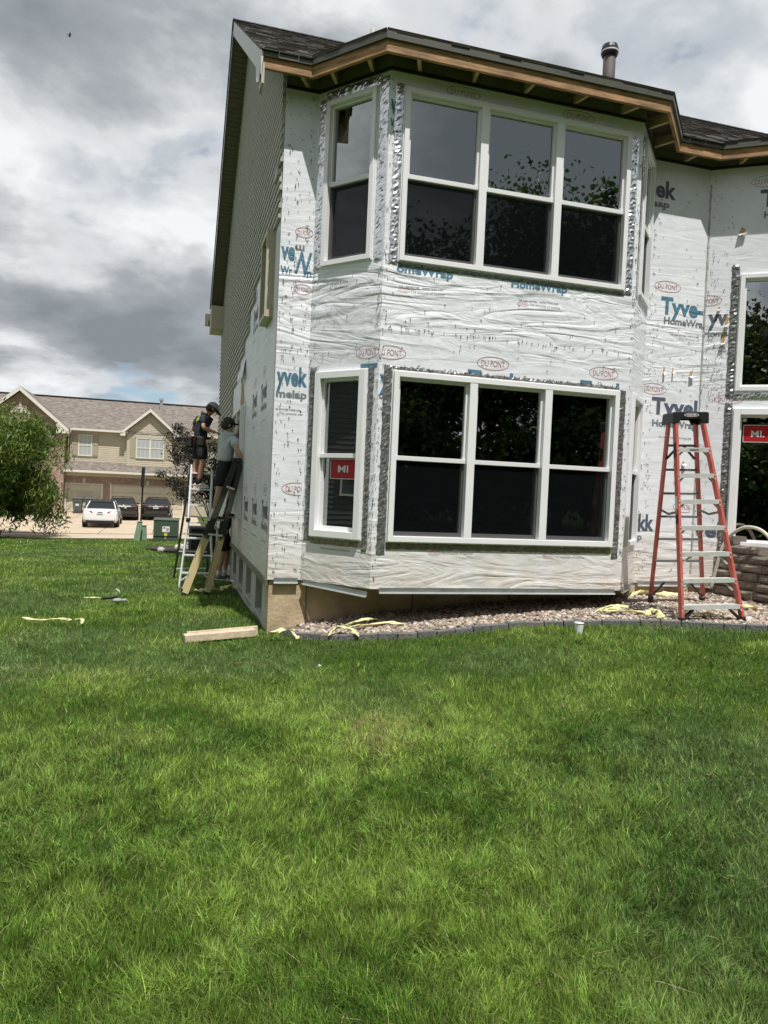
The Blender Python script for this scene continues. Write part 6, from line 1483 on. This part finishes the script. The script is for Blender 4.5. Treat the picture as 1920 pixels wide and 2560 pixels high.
def skinned(J, edges, root, levels=2):
    """continuous surface grown round a joint graph: J name -> (pos, radius)"""
    names = list(J); idx = {n: i for i, n in enumerate(names)}
    me = bpy.data.meshes.new('s'); me.from_pydata([tuple(J[n][0]) for n in names], [(idx[a], idx[b]) for a, b in edges], [])
    o = bpy.data.objects.new('s', me); COL.objects.link(o)
    md = o.modifiers.new('k', 'SKIN'); md.use_smooth_shade = True; md.branch_smoothing = .4
    for n in names:
        sv = me.skin_vertices[0].data[idx[n]]; r = J[n][1]; sv.radius = r if isinstance(r, tuple) else (r, r); sv.use_root = (n == root)
    sd = o.modifiers.new('d', 'SUBSURF'); sd.levels = levels; sd.render_levels = levels
    dg = bpy.context.evaluated_depsgraph_get(); m2 = bpy.data.meshes.new_from_object(o.evaluated_get(dg))
    V = [tuple(v.co) for v in m2.vertices]; F = [tuple(p.vertices) for p in m2.polygons]
    bpy.data.objects.remove(o); bpy.data.meshes.remove(me); bpy.data.meshes.remove(m2)
    return V, F
def person(label, J, look, skin_m, shirt_m, shorts_m, sock_m, shoe_m, cap, base, scale=1.0, shirt_long=False, group=None):
    J = {k: Vector(v) for k, v in J.items()}; base = Vector(base)
    t = thing('person', label, 'person', base, 0, group, org=base)
    look = Vector(look).normalized(); side = look.cross(Vector((0, 0, 1))).normalized(); upv = side.cross(look)
    R = lambda r: r*scale
    mid = lambda a, b, f=.5: J[a].lerp(J[b], f)
    hd = J['head']
    # body: one continuous skin
    S = {'pelvis': (J['pelvis'], (R(.13), R(.10))), 'waist': (J['waist'], (R(.125), R(.095))), 'chest': (J['chest'], (R(.15), R(.105))), 'neckb': (J['chest'].lerp(J['neck'], .75), R(.085)), 'neck': (J['neck'], R(.055)),
         'hd0': (J['neck'].lerp(hd, .55), R(.062)), 'hd1': (hd, (R(.086), R(.092))), 'hd2': (hd+upv*R(.07), (R(.075), R(.085)))}
    E = [('pelvis', 'waist'), ('waist', 'chest'), ('chest', 'neckb'), ('neckb', 'neck'), ('neck', 'hd0'), ('hd0', 'hd1'), ('hd1', 'hd2')]
    for s in 'rl':
        S[s+'sh'] = (J[s+'sh'], R(.062)); S[s+'ua'] = (mid(s+'sh', s+'elb'), R(.050)); S[s+'elb'] = (J[s+'elb'], R(.040)); S[s+'fa'] = (mid(s+'elb', s+'wri', .35), R(.042)); S[s+'wri'] = (J[s+'wri'], R(.027)); S[s+'palm'] = (mid(s+'wri', s+'hand', .65), (R(.034), R(.020)))
        E += [('neckb', s+'sh'), (s+'sh', s+'ua'), (s+'ua', s+'elb'), (s+'elb', s+'fa'), (s+'fa', s+'wri'), (s+'wri', s+'palm')]
        S[s+'hip'] = (J[s+'hip'], R(.092)); S[s+'th'] = (mid(s+'hip', s+'knee', .5), R(.080)); S[s+'knee'] = (J[s+'knee'], R(.056)); S[s+'calf'] = (mid(s+'knee', s+'ank', .32), R(.058)); S[s+'sh2'] = (mid(s+'knee', s+'ank', .75), R(.038)); S[s+'ank'] = (J[s+'ank'], R(.036))
        E += [('pelvis', s+'hip'), (s+'hip', s+'th'), (s+'th', s+'knee'), (s+'knee', s+'calf'), (s+'calf', s+'sh2'), (s+'sh2', s+'ank')]
    V, F = skinned(S, E, 'pelvis'); w = MB(); w.add(V, F)
    # fingers, nose, ears
    for s in 'rl':
        d = (J[s+'hand']-J[s+'wri']).normalized(); a = d.cross(Vector((0, 0, 1)) if abs(d.z) < .9 else Vector((0, 1, 0))).normalized(); b = d.cross(a); c = mid(s+'wri', s+'hand', .8)
        for k, ln in enumerate((.072, .082, .078, .060)):
            p = c+a*R(.026-.0175*k)+d*R(.01); q = p+d*R(ln*.5); e = q+(d*.75+b*.65).normalized()*R(ln*.5); w.tube([p-d*R(.015), q, e], [R(.0095), R(.0088), R(.0070)], 6)
        p = mid(s+'wri', s+'hand', .45)+a*R(.028); w.tube([p, p+(a*.6+d*.8).normalized()*R(.035), p+(a*.35+d*.95).normalized()*R(.065)], [R(.012), R(.0105), R(.008)], 6)
    w.tube([hd+look*R(.088)+upv*R(.03), hd+look*R(.112)-upv*R(.01), hd+look*R(.088)-upv*R(.022)], [R(.008), R(.014), R(.012)], 6)
    for s in (-1, 1): w.ball(hd+side*s*R(.088)-upv*R(.0)-look*R(.01), (R(.012), R(.018), R(.028)), 8, 6)
    w.build('body', MATS[skin_m], t, smooth=True, fix=False)
    for s in (-1, 1): MB().ball(hd+look*R(.086)+side*s*R(.032)+upv*R(.018), R(.011), 8, 6).build('eye', MATS['eye'], t)
    MB().tube([hd+look*R(.088)-upv*R(.05)+side*R(.022), hd+look*R(.093)-upv*R(.052), hd+look*R(.088)-upv*R(.05)-side*R(.022)], R(.006), 6).build('mouth', MATS['lip'], t)
    # shirt
    S = {'hem': (J['waist'].lerp(J['pelvis'], 1.05), (R(.152), R(.122))), 'waist': (J['waist'], (R(.148), R(.118))), 'chest': (J['chest'], (R(.172), R(.128))), 'neckb': (J['chest'].lerp(J['neck'], .72), (R(.115), R(.10))), 'coll': (J['chest'].lerp(J['neck'], .92), R(.068))}
    E = [('hem', 'waist'), ('waist', 'chest'), ('chest', 'neckb'), ('neckb', 'coll')]
    for s in 'rl':
        S[s+'sh'] = (J[s+'sh'], R(.080)); S[s+'sl'] = (mid(s+'sh', s+'elb', .40), R(.074)); S[s+'se'] = (mid(s+'sh', s+'elb', .70), R(.072)); E += [('neckb', s+'sh'), (s+'sh', s+'sl'), (s+'sl', s+'se')]
    V, F = skinned(S, E, 'chest'); w = MB(); w.add(V, F); sh = w.build('shirt', MATS[shirt_m], t, smooth=True, fix=False)
    # shorts
    S = {'pel': (J['pelvis'].lerp(J['waist'], .5), (R(.150), R(.122))), 'pelvis': (J['pelvis'], (R(.155), R(.125)))}; E = [('pel', 'pelvis')]
    for s in 'rl': S[s+'hip'] = (J[s+'hip'], R(.112)); S[s+'th'] = (mid(s+'hip', s+'knee', .5), R(.104)); S[s+'kn'] = (mid(s+'hip', s+'knee', .90), R(.098)); E += [('pelvis', s+'hip'), (s+'hip', s+'th'), (s+'th', s+'kn')]
    V, F = skinned(S, E, 'pelvis'); w = MB(); w.add(V, F); w.build('shorts', MATS[shorts_m], t, smooth=True, fix=False)
    # belt
    pw = J['pelvis'].lerp(J['waist'], .62)
    # socks and shoes
    for s in 'rl':
        a, k, to = J[s+'ank'], J[s+'knee'], J[s+'toe']; w = MB(); w.tube([a.lerp(k, .26), a.lerp(k, .12), a-Vector((0, 0, .02))], [R(.047), R(.048), R(.046)], 12); w.build('sock', MATS[sock_m], t, smooth=True)
        d = Vector((to.x-a.x, to.y-a.y, 0)); d = d.normalized() if d.length > .01 else look; zs = a.z-R(.075); sd = d.cross(Vector((0, 0, 1)))
        sole = MB(); up = MB()
        pr = [(-.075, .032), (-.05, .040), (.03, .042), (.11, .050), (.165, .040), (.195, .018)]
        ring = [a+d*R(x)+sd*R(y) for x, y in pr]+[a+d*R(x)-sd*R(y) for x, y in reversed(pr)]
        sole.prism([Vector((p.x, p.y, zs)) for p in ring], (0, 0, R(.028))); so = sole.build('sole', MATS['shoe_white' if shoe_m != 'shoe_dark' else 'sock_white'], t, bevel=.004)
        S2 = {'h': (a+d*R(-.03)+Vector((0, 0, -R(.028))), (R(.043), R(.045))), 'm': (a+d*R(.05)+Vector((0, 0, -R(.028))), (R(.046), R(.042))), 'f': (a+d*R(.13)+Vector((0, 0, -R(.040))), (R(.050), R(.028))), 't': (a+d*R(.175)+Vector((0, 0, -R(.044))), (R(.034), R(.020)))}
        V, F = skinned(S2, [('h', 'm'), ('m', 'f'), ('f', 't')], 'm', 1); up.add(V, F); su = up.build('shoe', MATS[shoe_m], t, smooth=True, fix=False)
        if shoe_m == 'shoe_white':
            for q in (-1, 1):
                g = MB(); c = a+sd*q*R(.050)+Vector((0, 0, -R(.03))); g.poly([c-d*R(.05)+Vector((0, 0, .02)), c+d*R(.01)-Vector((0, 0, .022)), c+d*R(.10)+Vector((0, 0, .012)), c+d*R(.01)-Vector((0, 0, .004))]); o = g.build('shoe_stripe', MATS['shoe_orange'], t, fix=False); md = o.modifiers.new('t', 'SOLIDIFY'); md.thickness = .012
    # cap with bill, hair under it
    capm, bill_dir, patch = cap
    c = hd+upv*R(.035); w = MB(); n = 12
    for i in range(6):
        th = (math.pi/2)*i/5
        for k in range(n):
            ph = 6.2832*k/n; w.v.append(tuple(c+(side*math.cos(ph)*R(.104)+look*math.sin(ph)*R(.112))*math.cos(th)+upv*R(.105)*math.sin(th)))
    for i in range(5):
        for k in range(n): w.f.append((i*n+k, i*n+(k+1) % n, (i+1)*n+(k+1) % n, (i+1)*n+k)); w.mi.append(0)
    cp = w.build('cap', MATS[capm], t, smooth=True)
    bd = look*bill_dir; w = MB(); pts = [c+side*R(.085), c+bd*R(.10)+side*R(.085), c+bd*R(.165)+side*R(.05), c+bd*R(.18), c+bd*R(.165)-side*R(.05), c+bd*R(.10)-side*R(.085), c-side*R(.085)]
    w.prism([p+upv*R(.012)-upv*(.25*(p-c).dot(bd)) for p in pts], upv*R(.008)); w.build('cap_bill', MATS['cap_dark'], cp)
    w = MB(); w.ball(hd+upv*R(.012)-look*R(.022), (R(.096), R(.096), R(.082)), 12, 8); w.build('hair', MATS['hair'], t, smooth=True)
    if patch:
        pd = look*patch; Pp = lambda x, dd, z: c+side*x+pd*(R(.104)+dd-abs(x)*.35)+upv*z
        w = MB(); w.fbox(lambda a, d_, z: Pp(a, d_, z), -R(.045), R(.045), .0, .008, R(.018), R(.068)); w.build('cap_patch', MATS['cap_patch'], cp)
    return t, J, look, side, upv, sh
GRAY = {'head':(-2.582,11.900,0.965), 'neck':(-2.560,11.900,0.840), 'chest':(-2.580,11.870,0.685), 'waist':(-2.600,11.850,0.470), 'pelvis':(-2.619,11.830,0.337), 'rsh':(-2.440,11.760,0.735), 'relb':(-2.375,11.640,0.566), 'rwri':(-2.284,11.650,0.426), 'rhand':(-2.255,11.680,0.335), 'lsh':(-2.670,12.020,0.775), 'lelb':(-2.500,12.200,0.765), 'lwri':(-2.459,12.200,0.963), 'lhand':(-2.435,12.200,1.060), 'rhip':(-2.612,11.74,0.287), 'rknee':(-2.640,11.700,-0.094), 'rank':(-2.732,11.730,-0.496), 'rtoe':(-2.64,11.80,-0.547), 'lhip':(-2.600,11.94,0.295), 'lknee':(-2.500,12.00,-0.086), 'lank':(-2.600,12.060,-0.454), 'ltoe':(-2.50,12.1,-0.509)}
NAVY = {'head':(-3.106,12.950,1.322), 'neck':(-3.175,12.950,1.225), 'chest':(-3.258,12.930,1.085), 'waist':(-3.285,12.930,0.891), 'pelvis':(-3.275,12.930,0.769), 'rsh':(-3.185,12.790,1.150), 'relb':(-3.185,12.700,0.985), 'rwri':(-3.030,12.720,0.925), 'rhand':(-2.95,12.760,0.905), 'lsh':(-3.345,13.070,1.180), 'lelb':(-3.478,13.150,0.962), 'lwri':(-3.345,13.250,0.95), 'lhand':(-3.26,13.27,0.945), 'rhip':(-3.235,12.850,0.713), 'rknee':(-3.20,12.820,0.370), 'rank':(-3.270,12.840,0.014), 'rtoe':(-3.088,12.80,-0.059), 'lhip':(-3.334,13.010,0.724), 'lknee':(-3.345,12.97,0.373), 'lank':(-3.385,12.95,0.014), 'ltoe':(-3.24,12.90,-0.057)}
def people():
    t, J, look, side, upv, sh = person('worker in navy T-shirt with neon print and tool belt standing high on the aluminium ladder', NAVY, (.72, .42, -.55), 'skin', 'navy', 'shorts', 'sock_black', 'shoe_white', ('cap_grey', 1, 0), (-3.3, 12.9, -.06), 1.04)
    # tool belt and pouches
    pw = J['pelvis']+Vector((0, 0, .05)); w = MB(); n = 20
    ring = [pw+Vector((.165*math.cos(6.2832*k/n), .15*math.sin(6.2832*k/n), 0)) for k in range(n+1)]; w.tube(ring, .022, 6); w.build('tool_belt', MATS['leather'], t)
    for p, s in ((Vector((-.19, -.03, -.08)), (.055, .085, .105)), (Vector((.05, -.16, -.07)), (.075, .04, .095)), (Vector((-.09, .15, -.08)), (.075, .04, .095))):
        c = pw+p; w = MB(); w.bx(c.x-s[0], c.x+s[0], c.y-s[1], c.y+s[1], c.z-s[2], c.z+s[2]); w.build('tool_pouch', MATS['leather'], t, bevel=.035)
    MB().tube([pw+Vector((-.20, -.13, -.02)), pw+Vector((-.20, -.14, .10))], .010, 8).build('hammer_handle', MATS['deck_wood'], t)
    # neon print across the back: project lettering onto the shirt
    bd = Vector((-.75, -.62, .10)).normalized(); xa = bd.cross(Vector((0, 0, 1))).normalized()*-1
    xa = Vector((0, 0, 1)).cross(bd).normalized(); ya = bd.cross(xa)
    me = sh.data; base = Vector((-3.3, 12.9, -.06))
    from mathutils.bvhtree import BVHTree
    bv = BVHTree.FromPolygons([v.co+base for v in me.vertices], [tuple(p.vertices) for p in me.polygons])
    org = J['chest']+Vector((0, 0, -.01))
    for s, x0, z0, w_, cap in (('Agile', -.125, .02, .24, .085), ('__', -.11, -.035, .14, .09), ('__', -.11, -.085, .12, .07)):
        vs, fs = textmesh(s, w_, cap, .1, .03); V = []
        for x, y in vs:
            q = org+xa*(x0+x)+ya*(z0+y); hit = bv.ray_cast(q+bd*.6, -bd); V.append((hit[0]+bd*.006) if hit[0] else q+bd*.13)
        w = MB(); w.add(V, fs); w.build('shirt_lettering', MATS['neon'], t, fix=False)
    person('worker in light grey T-shirt and backward cap leaning to the side window', GRAY, (.80, .52, .10), 'skin_b', 'tee_grey', 'shorts', 'sock_white', 'shoe_dark', ('cap_dark', 1, -1), (-2.65, 11.8, -.57), 1.05)
    # a third worker stands on the grass behind, mostly hidden
    x, y = -2.95, 13.55; z = g1(x, y); o = Vector((x, y, z))
    L3 = {'pelvis': (0, 0, .92), 'waist': (.03, 0, 1.06), 'chest': (.10, .02, 1.28), 'neck': (.16, .03, 1.46), 'head': (.19, .03, 1.58), 'rsh': (.14, -.15, 1.38), 'relb': (.30, -.18, 1.18), 'rwri': (.46, -.10, 1.30), 'rhand': (.53, -.07, 1.36), 'lsh': (.06, .19, 1.38), 'lelb': (.22, .26, 1.16), 'lwri': (.42, .20, 1.26), 'lhand': (.50, .18, 1.32), 'rhip': (.0, -.09, .86), 'rknee': (.02, -.10, .48), 'rank': (-.05, -.11, .085), 'rtoe': (.1, -.1, .03), 'lhip': (.0, .09, .86), 'lknee': (.06, .10, .48), 'lank': (.02, .12, .085), 'ltoe': (.16, .12, .03)}
    person('third worker in dark clothes standing on the grass behind the yellow stepladder', {k: o+Vector(v) for k, v in L3.items()}, (.9, .3, .1), 'skin', 'shorts', 'shorts', 'sock_white', 'shoe_dark', ('cap_dark', 1, 0), (x, y, z), .97)
people()

# ------------------------------------------------------------------ grass
def vnoise(x, y, sc, seed):
    r = np.random.default_rng(seed); T = r.random((256, 256)); X, Y = x/sc+1000, y/sc+1000; i, j = np.floor(X).astype(int), np.floor(Y).astype(int); f, g = X-i, Y-j; f = f*f*(3-2*f); g = g*g*(3-2*g)
    a, b, c, d = T[i % 256, j % 256], T[(i+1) % 256, j % 256], T[i % 256, (j+1) % 256], T[(i+1) % 256, (j+1) % 256]; return (a*(1-f)+b*f)*(1-g)+(c*(1-f)+d*f)*g
def grass():
    R = np.random.default_rng(5)
    def make(name, N, r0, r1, tip3, wide=False):
        lr = R.uniform(np.log(r0), np.log(r1), N); r = np.exp(lr); th = R.uniform(-math.radians(37), math.radians(37), N)
        x, y = r*np.sin(th), r*np.cos(th)
        if wide:      # the lawn on either side
            x, y = R.uniform(-10, 9, N), R.uniform(-.5, 15, N); k_ = (np.abs(np.arctan2(x, y)) > math.radians(36.5)) | (np.hypot(x, y) < r0); x, y = x[k_], y[k_]; r = np.maximum(np.hypot(x, y), 3.2)
        u, v = x*CY+y*SY, -x*SY+y*CY
        eu = np.array([e[0] for e in EDGE]); ev = np.array([e[1] for e in EDGE])
        ok = ~((u > 1.0) & (v > 8.2)) & ~((u > eu[0]-.02) & (v > np.interp(u, eu, ev)-.03)) & (v < 34.35) & ~((np.hypot((u-.75)/.8, (v-25.6)/1.2) < 1.85))
        # thin worn spots close to the wall
        x, y, r, u, v = x[ok], y[ok], r[ok], u[ok], v[ok]; n = len(x)
        n1 = vnoise(x, y, 1.5, 1); n2 = vnoise(x, y, .45, 2); n3 = vnoise(x, y, .16, 3); n4 = vnoise(x, y, 3.3, 4); n5 = vnoise(x, y, .75, 9)
        n6 = vnoise(x, y, .055, 21); n7 = vnoise(x, y, .028, 22)
        patch = .40*n1+.25*n2+.15*n3+.20*n4
        hgt = (.026+.012*n2+.012*n3+.022*n6)*np.where(R.random(n) < .004, 1.9, R.uniform(.6, 1.25, n))*(1+np.minimum(r, 20)*.018)
        wd = np.where(R.random(n) < .10, .0050, .0029)*np.maximum(1, r/2.4)**.85*R.uniform(.7, 1.3, n)
        fld = 6.283*(vnoise(x, y, .22, 6)*1.4+vnoise(x, y, .9, 7)); an = fld+R.normal(0, 1.5, n)
        lean = (.35+.8*vnoise(x, y, .2, 8))*R.uniform(.3, 1.5, n)
        # colours: fresh, mid, bluish and straw blades
        c = np.empty((n, 3)); base = np.array([(.082, .172, .020), (.085, .150, .022), (.155, .240, .090), (.285, .405, .080)]); k = R.random(n)
        t = np.clip((.25*patch+.35*n2+.22*n5+.18*n3-.33)/.34+R.normal(0, .24, n), 0, 1)[:, None]
        c = base[0]*(1-t)+base[3]*t; b = np.clip((vnoise(x, y, 1.1, 12)-.48)*3.2+R.normal(0, .2, n), 0, 1)[:, None]*.8; c = c*(1-b)+base[2]*b
        straw = R.random(n) < np.clip(.045+1.5*np.clip(n5*.7+n2*.3-.70, 0, 1)+.8*np.clip(n2*n1-.52, 0, 1), 0, .75); c[straw] = np.array([.46, .39, .20])*R.uniform(.6, 1.1, (straw.sum(), 1))
        c *= (.42+.75*n6+.45*n7)[:, None]
        c *= R.choice([.5, .75, 1.0, 1.25, 1.65], (n, 1), p=[.15, .25, .28, .20, .12])
        lean = np.where(straw, lean*1.8+.6, lean)
        dx, dy = np.cos(an), np.sin(an); z = gz(x, y)-.006
        fx = R.uniform(0, 6.283, n); sx, sy = np.cos(fx)*wd/2, np.sin(fx)*wd/2
        h = hgt/np.sqrt(1+lean**2*.7)
        mx, my, mz = x+dx*lean*hgt*.30, y+dy*lean*hgt*.30, z+h*.60; tx, ty, tz = x+dx*lean*hgt*.85, y+dy*lean*hgt*.85, z+h
        if tip3:
            V = np.stack([np.stack([x-sx, y-sy, z], 1), np.stack([x+sx, y+sy, z], 1), np.stack([mx+sx*.8, my+sy*.8, mz], 1), np.stack([mx-sx*.8, my-sy*.8, mz], 1), np.stack([tx, ty, tz], 1)], 1).reshape(-1, 3); nv = 5
            o = (np.arange(n)*5)[:, None]; L = np.concatenate([o+np.array([[0, 1, 2, 3]]), o+np.array([[3, 2, 4]])], 1).ravel(); ls = (np.arange(n)*7)[:, None]+np.array([[0, 4]]); np_ = 2*n
        else:
            V = np.stack([np.stack([x-sx, y-sy, z], 1), np.stack([x+sx, y+sy, z], 1), np.stack([tx, ty, tz], 1)], 1).reshape(-1, 3); nv = 3; L = np.arange(n*3); ls = np.arange(n)*3; np_ = n
        return V, L, ls.ravel(), np_, np.repeat(c, nv, 0)
    parts = [make('g', 400000, 1.35, 5.0, True), make('g', 480000, 4.6, 36.0, False), make('g', 520000, 1.35, 9, False, True)]
    off = 0; lo = 0; Vs, Ls, Ss, Cs = [], [], [], []
    for V, L, ls, np_, c in parts: Vs.append(V); Ls.append(L+off); Ss.append(ls+lo); Cs.append(c); off += len(V); lo += len(L)
    V, L, S, C = np.concatenate(Vs), np.concatenate(Ls), np.concatenate(Ss), np.concatenate(Cs)
    me = bpy.data.meshes.new('lawn_grass'); me.vertices.add(len(V)); me.vertices.foreach_set('co', V.ravel().astype(np.float32)); me.loops.add(len(L)); me.loops.foreach_set('vertex_index', L.astype(np.int32)); me.polygons.add(len(S)); me.polygons.foreach_set('loop_start', S.astype(np.int32)); me.update(calc_edges=False)
    ca = me.color_attributes.new('Col', 'FLOAT_COLOR', 'POINT'); ca.data.foreach_set('color', np.concatenate([C, np.ones((len(C), 1))], 1).ravel().astype(np.float32))
    m = bpy.data.materials.new('grass_blade'); m.use_nodes = True; nt = m.node_tree; N = nt.nodes; K = nt.links; N.clear(); o = N.new('ShaderNodeOutputMaterial'); a = N.new('ShaderNodeVertexColor'); a.layer_name = 'Col'
    d = N.new('ShaderNodeBsdfPrincipled'); d.inputs['Roughness'].default_value = .5; d.inputs['Specular IOR Level'].default_value = .25; K.new(a.outputs[0], d.inputs['Base Color']); t = N.new('ShaderNodeBsdfTranslucent'); K.new(a.outputs[0], t.inputs[0])
    mx = N.new('ShaderNodeMixShader'); mx.inputs[0].default_value = .42; K.new(d.outputs[0], mx.inputs[1]); K.new(t.outputs[0], mx.inputs[2]); K.new(mx.outputs[0], o.inputs[0]); me.materials.append(m)
    ob = bpy.data.objects.new('lawn_grass', me); COL.objects.link(ob); tag(ob, 'dense mown grass with yellow and straw coloured patches', 'grass', kind='stuff')
grass()

# ------------------------------------------------------------------ lift everything so that the lawn at the camera is at height zero
for o in bpy.data.objects:
    if o.parent is None: o.location.z += EYE
